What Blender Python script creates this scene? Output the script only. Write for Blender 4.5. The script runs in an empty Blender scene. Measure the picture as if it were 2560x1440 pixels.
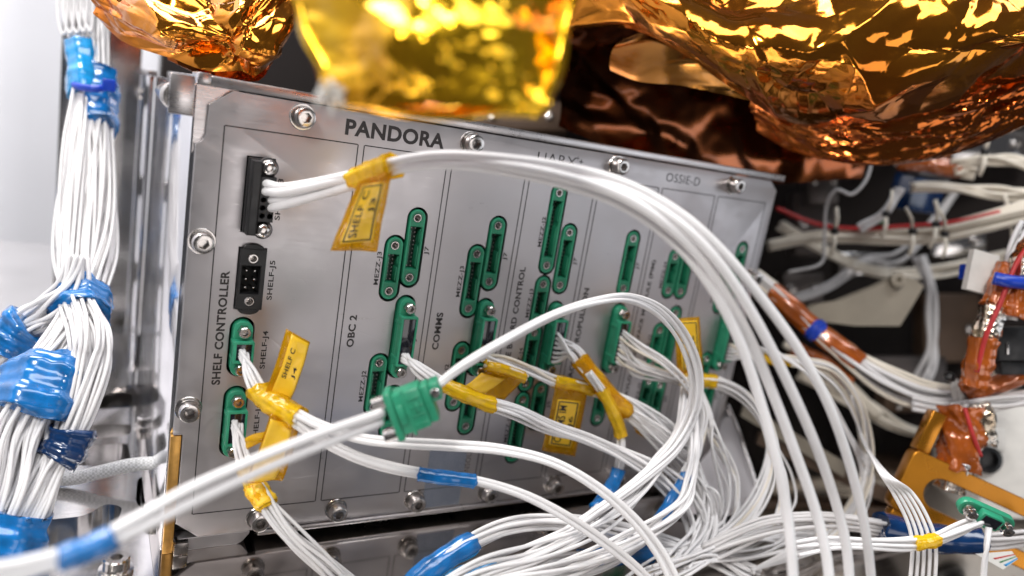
import bpy, bmesh, math, random
import numpy as np
from mathutils import Vector, Matrix

sc = bpy.context.scene
col = sc.collection
MM = 0.001

# ------------------------------------------------------------------ camera
FPX = 1837.063
CR = np.array([[0.86184619, -0.4801321, 0.16338395],
               [0.04050828, -0.25595226, -0.96584032],
               [0.50554943, 0.8390242, -0.20114215]])      # rows: right, down, forward
CC = np.array([-30.509, -207.211, 121.781])                 # millimetres
cam_d = bpy.data.cameras.new("camera")
cam_d.sensor_width = 36.0
cam_d.lens = FPX / 2560 * 36
cam_d.clip_start = 0.005
cam_d.clip_end = 20
cam_d.dof.use_dof = True
cam_d.dof.focus_distance = 0.214
cam_d.dof.aperture_fstop = 6.9
cam = bpy.data.objects.new("camera", cam_d)
col.objects.link(cam)
r_, d_, f_ = CR
cam.matrix_world = Matrix(((r_[0], -d_[0], -f_[0], CC[0] * MM), (r_[1], -d_[1], -f_[1], CC[1] * MM),
                           (r_[2], -d_[2], -f_[2], CC[2] * MM), (0, 0, 0, 1)))
sc.camera = cam

# ------------------------------------------------------------------ light of the clean room, with added fill lamps
world = bpy.data.worlds.new("World")
sc.world = world
world.use_nodes = True
world.node_tree.nodes["Background"].inputs[0].default_value = (0.80, 0.80, 0.86, 1)
world.node_tree.nodes["Background"].inputs[1].default_value = 0.07


def area(name, loc, target, sx, sy, watts, colour):
    d = bpy.data.lights.new(name, 'AREA')
    d.shape = 'RECTANGLE'
    d.size, d.size_y, d.energy, d.color = sx, sy, watts, colour
    o = bpy.data.objects.new(name, d)
    col.objects.link(o)
    o.location = loc
    o.rotation_euler = (Vector(target) - Vector(loc)).to_track_quat('-Z', 'Y').to_euler()
    return o


area("work_lamp", (-0.42, -0.52, 0.66), (0.06, 0, 0.06), 0.12, 0.12, 4.4, (1.0, 0.97, 0.93))
area("overhead_light", (0.2, -0.6, 1.5), (0.08, 0, 0.0), 1.3, 0.45, 15.0, (0.95, 0.97, 1.0))
area("overhead_light", (-0.30, 0.42, 1.25), (-0.25, 0.5, 0.0), 0.7, 0.5, 23.0, (1.0, 0.97, 0.94))  # added to brighten the curtain
area("front_fill", (0.24, -1.05, 0.04), (0.05, 0, 0.09), 0.42, 0.45, 1.15, (1.0, 0.95, 0.93))  # added fill, mirrored by the left and top of the panel
area("front_fill", (1.12, -0.95, 0.16), (0.16, 0, 0.09), 0.8, 0.5, 1.8, (0.90, 0.94, 1.0))  # added fill that brightens the right end of the panel

vs = sc.view_settings
vs.view_transform = 'Standard'
vs.look = 'None'
vs.exposure = 0.0
vs.gamma = 1.0
sc.cycles.use_denoising = True
sc.cycles.max_bounces = 10
sc.cycles.transparent_max_bounces = 16


# ------------------------------------------------------------------ from the photograph to the place (millimetres)
def ray(x, y):
    return np.array([(x - 1280) / FPX, (y - 720) / FPX, 1.0]) @ CR


DECK_Z = -12.0


def at(x, y, h, clear=1.0):
    """the point h mm in front of the panel; never below the deck"""
    v = ray(x, y)
    p = CC + v * ((-h - CC[1]) / v[1])
    if p[2] < DECK_Z + clear and v[2] < 0:
        p = CC + v * ((DECK_Z + clear - CC[2]) / v[2])
    return p


def deep(x, y, d):
    """the point d mm away along the viewing axis"""
    return CC + ray(x, y) * d


def on_z(x, y, z):
    v = ray(x, y)
    return CC + v * ((z - CC[2]) / v[2])


# ------------------------------------------------------------------ materials
MATS = {}


def new_mat(name):
    m = bpy.data.materials.new(name)
    m.use_nodes = True
    nt = m.node_tree
    b = nt.nodes["Principled BSDF"]
    MATS[name] = m
    return m, nt, b


def link(nt, a, b):
    nt.links.new(a, b)


def node(nt, t, **kw):
    n = nt.nodes.new(t)
    for k, v in kw.items():
        setattr(n, k, v)
    return n


def coords(nt, scale):
    tc = node(nt, 'ShaderNodeTexCoord')
    mp = node(nt, 'ShaderNodeMapping')
    mp.inputs['Scale'].default_value = scale
    link(nt, tc.outputs['Object'], mp.inputs['Vector'])
    return mp.outputs['Vector']


def noise(nt, vec, scale, detail=3.0, rough=0.5):
    n = node(nt, 'ShaderNodeTexNoise')
    n.inputs['Scale'].default_value = scale
    n.inputs['Detail'].default_value = detail
    n.inputs['Roughness'].default_value = rough
    link(nt, vec, n.inputs['Vector'])
    return n.outputs['Fac']


def ramp(nt, fac, stops):
    r = node(nt, 'ShaderNodeValToRGB')
    e = r.color_ramp.elements
    e[0].position, e[0].color = stops[0][0], (*stops[0][1], 1)
    e[1].position, e[1].color = stops[-1][0], (*stops[-1][1], 1)
    for p, c in stops[1:-1]:
        k = e.new(p)
        k.color = (*c, 1)
    link(nt, fac, r.inputs['Fac'])
    return r.outputs['Color']


def rng(nt, fac, a, b, lo=0.0, hi=1.0):
    m = node(nt, 'ShaderNodeMapRange')
    m.inputs['From Min'].default_value = lo
    m.inputs['From Max'].default_value = hi
    m.inputs['To Min'].default_value = a
    m.inputs['To Max'].default_value = b
    link(nt, fac, m.inputs['Value'])
    return m.outputs['Result']


def bump(nt, b, fac, strength, dist):
    n = node(nt, 'ShaderNodeBump')
    n.inputs['Strength'].default_value = strength
    n.inputs['Distance'].default_value = dist
    link(nt, fac, n.inputs['Height'])
    link(nt, n.outputs['Normal'], b.inputs['Normal'])


def simple(name, rgb, rough=0.5, metal=0.0, var=0.12, vscale=400.0, coat=0.0, bmp=0.0, spec=0.5):
    m, nt, b = new_mat(name)
    v = coords(nt, (1, 1, 1))
    f = noise(nt, v, vscale, 4)
    lo = tuple(max(0, c * (1 - var)) for c in rgb)
    hi = tuple(min(1, c * (1 + var)) for c in rgb)
    link(nt, ramp(nt, f, [(0.3, lo), (0.7, hi)]), b.inputs['Base Color'])
    link(nt, rng(nt, noise(nt, v, vscale * 0.6, 3), rough * 0.8, min(1, rough * 1.25), 0.3, 0.7), b.inputs['Roughness'])
    b.inputs['Metallic'].default_value = metal
    b.inputs['Specular IOR Level'].default_value = spec
    b.inputs['Coat Weight'].default_value = coat
    b.inputs['Coat Roughness'].default_value = 0.08
    if bmp:
        bump(nt, b, f, bmp, 0.0002)
    return m


def make_brushed(name, rgb, rough, metal, grain=0.15, streak=(60, 60, 3000)):
    m, nt, b = new_mat(name)
    v = coords(nt, streak)
    g = noise(nt, v, 1.0, 5, 0.6)
    v2 = coords(nt, (1, 1, 1))
    big = noise(nt, v2, 22, 3)
    lo = tuple(c * 0.90 for c in rgb)
    hi = tuple(min(1, c * 1.07) for c in rgb)
    link(nt, ramp(nt, big, [(0.3, lo), (0.7, hi)]), b.inputs['Base Color'])
    sm = noise(nt, v2, 75, 5, 0.65)
    ad = node(nt, 'ShaderNodeMath', operation='ADD')
    link(nt, rng(nt, g, rough * 0.85, rough * 1.18, 0.3, 0.7), ad.inputs[0])
    link(nt, rng(nt, sm, -0.16 * rough, 0.22 * rough, 0.35, 0.7), ad.inputs[1])
    link(nt, ad.outputs[0], b.inputs['Roughness'])
    b.inputs['Metallic'].default_value = metal
    # hairline scratches: thin bright cell edges broken up by noise
    vo = node(nt, 'ShaderNodeTexVoronoi', feature='DISTANCE_TO_EDGE')
    vo.inputs['Scale'].default_value = 34
    wv = node(nt, 'ShaderNodeMapping')
    wv.inputs['Scale'].default_value = (0.6, 1, 1.7)
    wv.inputs['Rotation'].default_value = (0.3, 0.7, 0.2)
    link(nt, v2, wv.inputs['Vector'])
    link(nt, wv.outputs['Vector'], vo.inputs['Vector'])
    sc_ = rng(nt, vo.outputs['Distance'], 1.0, 0.0, 0.0, 0.006)
    mu = node(nt, 'ShaderNodeMath', operation='MULTIPLY')
    link(nt, sc_, mu.inputs[0])
    link(nt, rng(nt, noise(nt, v2, 50, 2), 0.0, 1.0, 0.55, 0.65), mu.inputs[1])
    m2 = node(nt, 'ShaderNodeMath', operation='MULTIPLY_ADD')
    link(nt, mu.outputs[0], m2.inputs[0])
    m2.inputs[1].default_value = -1.5
    link(nt, g, m2.inputs[2])
    bump(nt, b, m2.outputs[0], grain, 0.00004)
    return m


make_brushed("panel_aluminium", (0.545, 0.52, 0.53), 0.36, 0.92, 0.35, (60, 60, 5000))
make_brushed("rail_aluminium", (0.62, 0.59, 0.59), 0.30, 1.0, 0.2)
make_brushed("polished_side", (0.78, 0.78, 0.81), 0.13, 1.0, 0.06, (2500, 60, 60))
make_brushed("deck_aluminium", (0.60, 0.56, 0.53), 0.10, 1.0, 0.04, (50, 900, 50))
make_brushed("milled_aluminium", (0.76, 0.74, 0.73), 0.15, 1.0, 0.04, (60, 700, 60))
simple("edge_reflection", (0.60, 0.33, 0.09), 0.35, 0.85, 0.2, 300)
simple("steel", (0.60, 0.57, 0.55), 0.20, 1.0, 0.1, 900)
simple("steel_dark", (0.30, 0.28, 0.27), 0.30, 1.0, 0.15, 900)
simple("green_plastic", (0.026, 0.270, 0.150), 0.36, 0, 0.12, 300, 0.05, 0.05)
simple("green_header", (0.013, 0.165, 0.086), 0.34, 0, 0.12, 300, 0.05, 0.05)
simple("green_dark", (0.004, 0.035, 0.020), 0.4, 0, 0.2, 500)
simple("black_plastic", (0.010, 0.010, 0.011), 0.38, 0, 0.2, 400)
simple("black_void", (0.004, 0.004, 0.004), 0.7, 0, 0.2, 400)
simple("epoxy", (0.012, 0.013, 0.018), 0.10, 0, 0.3, 300, 0.6, 0.15)
simple("ink", (0.022, 0.018, 0.018), 0.5, 0, 0.2, 800)
simple("ink_soft", (0.06, 0.05, 0.05), 0.5, 0, 0.2, 800)
simple("label_paper", (1.0, 0.60, 0.028), 0.34, 0, 0.05, 200, 0.3)
simple("blue_tape", (0.005, 0.135, 0.40), 0.2, 0, 0.35, 220, 0.6, 0.6)
simple("blue_light", (0.010, 0.25, 0.56), 0.22, 0, 0.3, 220, 0.6, 0.6)
simple("blue_navy", (0.003, 0.03, 0.11), 0.2, 0, 0.25, 140, 0.6, 0.15)
simple("blue_tie", (0.008, 0.05, 0.46), 0.35, 0, 0.1, 200)
simple("white_plastic", (0.72, 0.70, 0.66), 0.45, 0, 0.05, 200)
simple("cream_part", (0.27, 0.235, 0.185), 0.5, 0, 0.12, 60)
simple("string_white", (0.74, 0.68, 0.58), 0.7, 0, 0.12, 500, 0, 0.3)
simple("red_wire", (0.50, 0.03, 0.03), 0.4, 0, 0.1, 300)
simple("green_wire", (0.02, 0.20, 0.07), 0.4, 0, 0.1, 300)
simple("orange_kapton", (0.46, 0.105, 0.012), 0.2, 0.15, 0.35, 90, 0.8, 0.5)
simple("gold_bracket", (0.50, 0.20, 0.014), 0.28, 0.75, 0.12, 80, 0.15, 0.05)
simple("curtain_white", (0.88, 0.88, 0.93), 0.8, 0, 0.04, 3)
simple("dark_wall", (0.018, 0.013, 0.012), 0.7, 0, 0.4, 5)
simple("dark_metal", (0.11, 0.095, 0.09), 0.4, 0.8, 0.3, 30)
simple("brown_part", (0.09, 0.055, 0.035), 0.5, 0.2, 0.4, 20)


def wire_mat(name, rgb, sss=0.0):
    m, nt, b = new_mat(name)
    v = coords(nt, (1, 1, 1))
    f = noise(nt, v, 120, 3)
    lo = tuple(c * 0.93 for c in rgb)
    link(nt, ramp(nt, f, [(0.35, lo), (0.7, rgb)]), b.inputs['Base Color'])
    b.inputs['Roughness'].default_value = 0.36
    b.inputs['Specular IOR Level'].default_value = 0.45
    bump(nt, b, noise(nt, v, 1500, 2), 0.12, 0.00005)
    return m


wire_mat("wire_white", (0.80, 0.785, 0.79))
wire_mat("wire_warm", (0.80, 0.73, 0.62))
wire_mat("wire_grey", (0.62, 0.60, 0.60))


def braid_mat():
    m, nt, b = new_mat("braid")
    v = coords(nt, (1, 1, 1))
    w = node(nt, 'ShaderNodeTexChecker')
    w.inputs['Scale'].default_value = 1400
    link(nt, v, w.inputs['Vector'])
    link(nt, ramp(nt, w.outputs['Fac'], [(0, (0.55, 0.55, 0.55)), (1, (0.82, 0.82, 0.82))]), b.inputs['Base Color'])
    b.inputs['Roughness'].default_value = 0.6


braid_mat()


def film(name, tint, body, fac, rough=0.12):
    """thin amber polyimide film: tinted see-through with a glossy skin"""
    m, nt, b = new_mat(name)
    v = coords(nt, (1, 1, 1))
    f = noise(nt, v, 260, 4)
    b.inputs['Base Color'].default_value = (*body, 1)
    b.inputs['Roughness'].default_value = rough
    b.inputs['Coat Weight'].default_value = 0.5
    bump(nt, b, f, 0.25, 0.0002)
    t = node(nt, 'ShaderNodeBsdfTransparent')
    t.inputs[0].default_value = (*tint, 1)
    mx = node(nt, 'ShaderNodeMixShader')
    link(nt, rng(nt, f, fac * 0.7, min(1, fac * 1.3), 0.3, 0.7), mx.inputs[0])
    link(nt, t.outputs[0], mx.inputs[1])
    link(nt, b.outputs[0], mx.inputs[2])
    link(nt, mx.outputs[0], nt.nodes['Material Output'].inputs[0])


film("kapton_film", (0.95, 0.70, 0.07), (0.72, 0.40, 0.008), 0.42, 0.08)
film("kapton_wrap", (1.0, 0.84, 0.12), (0.93, 0.56, 0.015), 0.45, 0.16)
film("clear_film", (0.86, 0.89, 0.93), (0.35, 0.38, 0.45), 0.16, 0.08)


def foil(name, rgb, rough, crease, metal=1.0, scale=60, coat=0.3):
    m, nt, b = new_mat(name)
    v = coords(nt, (1, 1, 1))
    f = noise(nt, v, scale * 5, 4, 0.6)
    big = noise(nt, v, scale * 0.6, 3)
    lo = (rgb[0] * 0.85, rgb[1] * 0.68, rgb[2] * 0.5)
    link(nt, ramp(nt, big, [(0.35, lo), (0.6, rgb)]), b.inputs['Base Color'])
    b.inputs['Metallic'].default_value = metal
    b.inputs['Roughness'].default_value = rough
    b.inputs['Coat Weight'].default_value = coat
    b.inputs['Coat Roughness'].default_value = 0.05
    bump(nt, b, f, crease, 0.0006)


foil("foil_gold", (0.66, 0.235, 0.018), 0.11, 0.05, 0.93)
foil("foil_amber", (0.46, 0.125, 0.016), 0.13, 0.06, 0.92)
foil("foil_yellow", (0.82, 0.47, 0.012), 0.15, 0.06, 0.85)
foil("foil_silver", (0.85, 0.84, 0.82), 0.16, 0.5, 1.0, 120)
foil("foil_brown", (0.30, 0.13, 0.025), 0.22, 0.06)
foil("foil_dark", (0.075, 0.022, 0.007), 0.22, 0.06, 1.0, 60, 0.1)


# ------------------------------------------------------------------ builders
def setup(o, parent, label=None, cat=None, group=None, kind=None):
    if parent is not None:
        o.parent = parent
        if parent.type == 'EMPTY':
            o.matrix_parent_inverse = Matrix.Translation(parent.location).inverted()
    for k, v in (('label', label), ('category', cat), ('group', group), ('kind', kind)):
        if v:
            o[k] = v
    return o


def thing(name, label, cat, loc_mm, group=None):
    o = bpy.data.objects.new(name, None)
    o.empty_display_size = 0.005
    col.objects.link(o)
    o.location = Vector(loc_mm) * MM
    return setup(o, None, label, cat, group)


def smooth(me, on=True, angle=None):
    me.polygons.foreach_set('use_smooth', [on] * len(me.polygons))
    if on and angle is not None:
        try:
            me.set_sharp_from_angle(angle=math.radians(angle))
        except Exception:
            pass
    me.update()


def mesh(name, V, F, mat, sm=True, angle=35):
    me = bpy.data.meshes.new(name)
    me.from_pydata([tuple(float(c) * MM for c in v) for v in V], [], F)
    me.materials.append(MATS[mat])
    me.validate()
    smooth(me, sm, angle)
    return me


def obj(name, me, parent=None, loc=None, **kw):
    o = bpy.data.objects.new(name, me)
    col.objects.link(o)
    if loc is not None:
        o.location = Vector([float(c) for c in loc]) * MM
    return setup(o, parent, **kw)


def panel_space(V):
    """(x, up, out of the panel) -> world"""
    return [(v[0], -v[2], v[1]) for v in V]


class MB:
    def __init__(s):
        s.V, s.F = [], []

    def add(s, V, F):
        n = len(s.V)
        s.V += [tuple(v) for v in V]
        s.F += [tuple(i + n for i in f) for f in F]
        return s

    def box(s, x0, x1, y0, y1, z0, z1, c=0.0):
        """box with chamfered edges"""
        if c <= 0:
            V = [(x, y, z) for x in (x0, x1) for y in (y0, y1) for z in (z0, z1)]
            F = [(0, 1, 3, 2), (4, 6, 7, 5), (0, 4, 5, 1), (2, 3, 7, 6), (0, 2, 6, 4), (1, 5, 7, 3)]
            return s.add(V, F)
        bm = bmesh.new()
        bmesh.ops.create_cube(bm, size=1)
        for v in bm.verts:
            v.co = Vector(((x0 + x1) / 2 + v.co.x * (x1 - x0), (y0 + y1) / 2 + v.co.y * (y1 - y0),
                           (z0 + z1) / 2 + v.co.z * (z1 - z0)))
        bmesh.ops.bevel(bm, geom=list(bm.edges), offset=c, segments=2, profile=0.5, affect='EDGES')
        bm.verts.index_update()
        s.add([tuple(v.co) for v in bm.verts], [tuple(v.index for v in f.verts) for f in bm.faces])
        bm.free()
        return s

    def lathe(s, prof, n=24, o=(0, 0, 0), ax=((1, 0, 0), (0, 1, 0), (0, 0, 1)), shape=None):
        """profile of (radius, height) round axis 2; shape[i](angle) may scale a ring"""
        A = [np.array(a, float) for a in ax]
        o = np.array(o, float)
        V, F = [], []
        for i, (r, z) in enumerate(prof):
            for k in range(n):
                a = 2 * math.pi * k / n
                q = r if shape is None or shape.get(i) is None else shape[i](a) * r
                V.append(tuple(o + A[0] * q * math.cos(a) + A[1] * q * math.sin(a) + A[2] * z))
        for i in range(len(prof) - 1):
            for k in range(n):
                k2 = (k + 1) % n
                F.append((i * n + k, i * n + k2, (i + 1) * n + k2, (i + 1) * n + k))
        F.append(tuple(range(n - 1, -1, -1)))
        F.append(tuple((len(prof) - 1) * n + k for k in range(n)))
        return s.add(V, F)

    def prism(s, pts, z0, z1):
        n = len(pts)
        if sum(pts[i][0] * pts[(i + 1) % n][1] - pts[(i + 1) % n][0] * pts[i][1] for i in range(n)) < 0:
            pts = pts[::-1]
        V = [(p[0], p[1], z0) for p in pts] + [(p[0], p[1], z1) for p in pts]
        F = [tuple(range(n - 1, -1, -1)), tuple(range(n, 2 * n))]
        F += [(i, (i + 1) % n, n + (i + 1) % n, n + i) for i in range(n)]
        return s.add(V, F)

    def me(s, name, mat, sm=True, angle=35, panel=False):
        return mesh(name, panel_space(s.V) if panel else s.V, s.F, mat, sm, angle)

    def build(s, name, mat, parent=None, sm=True, angle=35, panel=False, **kw):
        return obj(name, s.me(name, mat, sm, angle, panel), parent, **kw)


def hexr(a):
    t = (a % (math.pi / 3)) - math.pi / 6
    return math.cos(math.pi / 6) / math.cos(t)


def stadium(r, z0, z1, x=0.0, n=12):
    """outline of a slot, centres at z0 (low) and z1 (high)"""
    P = []
    for k in range(n + 1):
        a = math.pi * k / n
        P.append((x + r * math.cos(a), z1 + r * math.sin(a)))
    for k in range(n + 1):
        a = math.pi + math.pi * k / n
        P.append((x + r * math.cos(a), z0 + r * math.sin(a)))
    return P


def circle(r, x, y, n=20):
    return [(x + r * math.cos(2 * math.pi * k / n), y + r * math.sin(2 * math.pi * k / n)) for k in range(n)]


def plate(splines, z0, z1, bevel=0.0):
    """filled plate with holes from closed outlines; returns verts, faces (x, up, out)"""
    cu = bpy.data.curves.new('outline', 'CURVE')
    cu.dimensions = '2D'
    cu.fill_mode = 'BOTH'
    cu.extrude = (z1 - z0) / 2 - bevel
    cu.bevel_depth = bevel
    cu.bevel_resolution = 1
    cu.offset = -bevel
    for P in splines:
        sp = cu.splines.new('POLY')
        sp.points.add(len(P) - 1)
        for q, p in zip(sp.points, P):
            q.co = (p[0], p[1], 0, 1)
        sp.use_cyclic_u = True
    o = bpy.data.objects.new('outline', cu)
    me = bpy.data.meshes.new_from_object(o)
    zc = (z0 + z1) / 2
    V = [(v.co.x, v.co.y, v.co.z + zc) for v in me.vertices]
    F = [tuple(p.vertices) for p in me.polygons]
    bpy.data.objects.remove(o)
    bpy.data.curves.remove(cu)
    bpy.data.meshes.remove(me)
    return V, F


TEXT = {}


def text2d(s, bold):
    """flat letters scaled into the unit box (0..1, 0..1)"""
    if (s, bold) in TEXT:
        return TEXT[(s, bold)]
    cu = bpy.data.curves.new('letters', 'FONT')
    cu.body = s
    cu.size = 1
    cu.offset = bold
    cu.resolution_u = 4
    cu.fill_mode = 'FRONT'
    cu.space_character = 1.06
    o = bpy.data.objects.new('letters', cu)
    me = bpy.data.meshes.new_from_object(o)
    V = np.array([(v.co.x, v.co.y) for v in me.vertices])
    F = [tuple(p.vertices) for p in me.polygons]
    bpy.data.objects.remove(o)
    bpy.data.curves.remove(cu)
    bpy.data.meshes.remove(me)
    V = (V - V.min(0)) / (V.max(0) - V.min(0))
    TEXT[(s, bold)] = (V, F)
    return V, F


def resample(ctrl, per=9):
    """Catmull-Rom through control points"""
    P = np.array(ctrl, float)
    P = np.vstack([2 * P[0] - P[1], P, 2 * P[-1] - P[-2]])
    out = []
    for i in range(1, len(P) - 2):
        p0, p1, p2, p3 = P[i - 1], P[i], P[i + 1], P[i + 2]
        for k in range(per):
            t = k / per
            out.append(0.5 * ((2 * p1) + (-p0 + p2) * t + (2 * p0 - 5 * p1 + 4 * p2 - p3) * t * t
                              + (-p0 + 3 * p1 - 3 * p2 + p3) * t ** 3))
    out.append(P[-2])
    return np.array(out)


def frames(P):
    T = np.gradient(P, axis=0)
    T /= np.linalg.norm(T, axis=1)[:, None] + 1e-9
    n = np.cross(T[0], (0, 0, 1.0))
    if np.linalg.norm(n) < 0.1:
        n = np.cross(T[0], (0, 1.0, 0))
    n /= np.linalg.norm(n)
    N = []
    for t in T:
        n = n - t * np.dot(n, t)
        n /= np.linalg.norm(n) + 1e-9
        N.append(n.copy())
    N = np.array(N)
    return T, N, np.cross(T, N)


def tube(P, r, sides=8, lump=None, flat=None):
    """verts and faces of a closed tube; r a number or list; lump(i, a) radius factor; flat = squash of the second axis"""
    T, N, B = frames(P)
    n = len(P)
    r = np.full(n, r) if np.isscalar(r) else np.asarray(r)
    V, F = [], []
    for i in range(n):
        for k in range(sides):
            a = 2 * math.pi * k / sides
            q = r[i] * (lump(i, a) if lump else 1)
            V.append(P[i] + N[i] * q * math.cos(a) + B[i] * q * math.sin(a) * (flat if flat else 1))
    for i in range(n - 1):
        for k in range(sides):
            k2 = (k + 1) % sides
            F.append((i * sides + k, i * sides + k2, (i + 1) * sides + k2, (i + 1) * sides + k))
    F.append(tuple(range(sides - 1, -1, -1)))
    F.append(tuple((n - 1) * sides + k for k in range(sides)))
    return V, F


def pts(ctrl):
    """(px, py, h) entries to points; ('d', px, py, depth) uses depth along the view"""
    return [deep(*c[1:4]) if c[0] == 'd' else at(*c[:3]) for c in ctrl]


def packing(n, rnd):
    out = []
    k = 0
    for i in range(n):
        a = i * 2.399963
        q = math.sqrt((i + 0.35) / n)
        out.append((q * math.cos(a), q * math.sin(a)))
    return out


def bundle(parent, ctrl, n, r, spread, seed=1, twist=0.6, starts=None, ends=None, mat='wire_white', name='wire',
           jitter=0.35, per=9, sides=7, flat=1.0, warm=0.0):
    """n strands following one path; spread is the bundle radius, a number or one per control point"""
    rnd = random.Random(seed)
    C = np.array(pts(ctrl))
    sp = np.full(len(C), float(spread)) if np.isscalar(spread) else np.array(spread, float)
    path = resample(C, per)
    spp = resample(sp[:, None], per)[:, 0]
    T, N, B = frames(path)
    m = len(path)
    pk = packing(n, rnd)
    ph = rnd.random() * 6.28
    S = pts(starts) if starts else None
    E_ = pts(ends) if ends else None
    out = []
    for i in range(n):
        a0, b0 = pk[i]
        p1, p2 = rnd.random() * 6.28, rnd.random() * 6.28
        f1, f2 = rnd.uniform(0.6, 1.6), rnd.uniform(0.6, 1.6)
        Q = np.zeros_like(path)
        for k in range(m):
            t = k / (m - 1)
            an = ph + twist * 6.28 * t
            ca, sa = math.cos(an), math.sin(an)
            a = a0 * ca - b0 * sa + jitter * math.sin(p1 + f1 * 9 * t)
            b = (a0 * sa + b0 * ca + jitter * math.sin(p2 + f2 * 9 * t)) * flat
            Q[k] = path[k] + (N[k] * a + B[k] * b) * spp[k]
            if Q[k][2] < DECK_Z + r:
                Q[k][2] = DECK_Z + r + 0.02
        if S is not None:
            d = S[i % len(S)] - Q[0]
            for k in range(m):
                w = max(0.0, 1 - k / (per * 1.15))
                Q[k] += d * w * w * (3 - 2 * w)
        if E_ is not None:
            d = E_[i % len(E_)] - Q[-1]
            for k in range(m):
                w = max(0.0, 1 - (m - 1 - k) / (per * 2.2))
                Q[k] += d * w * w * (3 - 2 * w)
        rr = r * rnd.uniform(0.94, 1.05)
        V, F = tube(Q, rr, sides)
        mt = mat
        if warm and rnd.random() < warm:
            mt = 'wire_warm'
        out.append(obj(name, mesh(name, V, F, mt, True, None), parent))
    return path, spp


def sleeve(parent, path, t0, t1, r, mat, name='sleeve', seed=1, flat=None, ridges=7, amp=0.07, sides=30, label=None):
    """tape or sleeve round a bundle: wires press through, edges run unevenly, one tail sticks up"""
    rnd_ = random.Random(seed * 77 + int(r * 100))
    n = len(path)
    a, b = int(t0 * (n - 1)), max(int(t0 * (n - 1)) + 2, int(t1 * (n - 1)))
    P = resample(path[a:b + 1], 4)
    m = len(P)
    p = [rnd_.random() * 6.28 for _ in range(6)]
    rr = np.full(m, float(r)) * (1 + 0.05 * np.sin(np.linspace(0, 11, m) + p[0]) + 0.02 * np.sin(np.linspace(0, 29, m) + p[1]))

    def lump(i, an):
        return 1 + amp * (math.sin(ridges * an + p[2] + 0.06 * i) + 0.55 * math.sin((2 * ridges + 1) * an + p[3] + 0.25 * i)
                          + 0.5 * math.sin(3 * an + p[4] + 0.13 * i))
    V, F = tube(P, rr, sides, lump, flat)
    T_, N_, B_ = frames(P)
    for end, i in ((-1, 0), (1, m - 1)):
        for k in range(sides):
            an = 2 * math.pi * k / sides
            V[i * sides + k] = V[i * sides + k] + T_[i] * end * r * 0.14 * (math.sin(2 * an + p[5]) + .6 * math.sin(5 * an + p[1]))
    return obj(name, mesh(name, V, F, mat, True, None), parent, label=label)


def strip(parent, ctrl, r, mat, name, sides=12, **kw):
    P = resample(np.array(pts(ctrl)), 8)
    V, F = tube(P, r, sides)
    return obj(name, mesh(name, V, F, mat, True, None), parent, **kw)


class Patch:
    """bilinear sheet from four corners (a b / d c), with a curl along its normal"""

    def __init__(s, a, b, c, d, curl=0.0, wob=0.0, seed=0):
        s.q = [np.array(x, float) for x in (a, b, c, d)]
        nn = np.cross(s.q[1] - s.q[0], s.q[3] - s.q[0])
        s.n = nn / np.linalg.norm(nn)
        if np.dot(s.n, CC - s.q[0]) < 0:
            s.n = -s.n
        s.curl, s.wob, s.seed = curl, wob, seed

    def p(s, u, v, off=0.0):
        a, b, c, d = s.q
        q = a * (1 - u) * (1 - v) + b * u * (1 - v) + c * u * v + d * (1 - u) * v
        k = s.curl * 4 * v * (1 - v) + s.wob * (math.sin(7 * u + 5 * v + s.seed) + 0.6 * math.sin(13 * v - 4 * u + 2 * s.seed))
        return q + s.n * (off + k)

    def sheet(s, u0=0.0, u1=1.0, v0=0.0, v1=1.0, off=0.0, th=0.12, nu=8, nv=14):
        V, F = [], []
        for side in (0, 1):
            for j in range(nv + 1):
                for i in range(nu + 1):
                    V.append(s.p(u0 + (u1 - u0) * i / nu, v0 + (v1 - v0) * j / nv, off - side * th))
        w = nu + 1
        m = w * (nv + 1)
        for j in range(nv):
            for i in range(nu):
                k = j * w + i
                F.append((k, k + 1, k + w + 1, k + w))
                F.append((m + k, m + k + w, m + k + w + 1, m + k + 1))
        for i in range(nu):
            F += [(i, m + i, m + i + 1, i + 1), (nv * w + i, nv * w + i + 1, m + nv * w + i + 1, m + nv * w + i)]
        for j in range(nv):
            F += [(j * w, (j + 1) * w, m + (j + 1) * w, m + j * w),
                  (j * w + nu, m + j * w + nu, m + (j + 1) * w + nu, (j + 1) * w + nu)]
        return V, F

    def text(s, t, u0, u1, v0, v1, bold=0.0, off=0.2, turn=False):
        """letters inside a u,v rectangle; turn: reading along v from v1 to v0"""
        V2, F = text2d(t, bold)
        V = []
        for x, y in V2:
            if turn:
                u, v = u1 + (u0 - u1) * y, v1 + (v0 - v1) * x
            else:
                u, v = u0 + (u1 - u0) * x, v1 + (v0 - v1) * y
            V.append(s.p(u, v, off))
        return V, F


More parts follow.
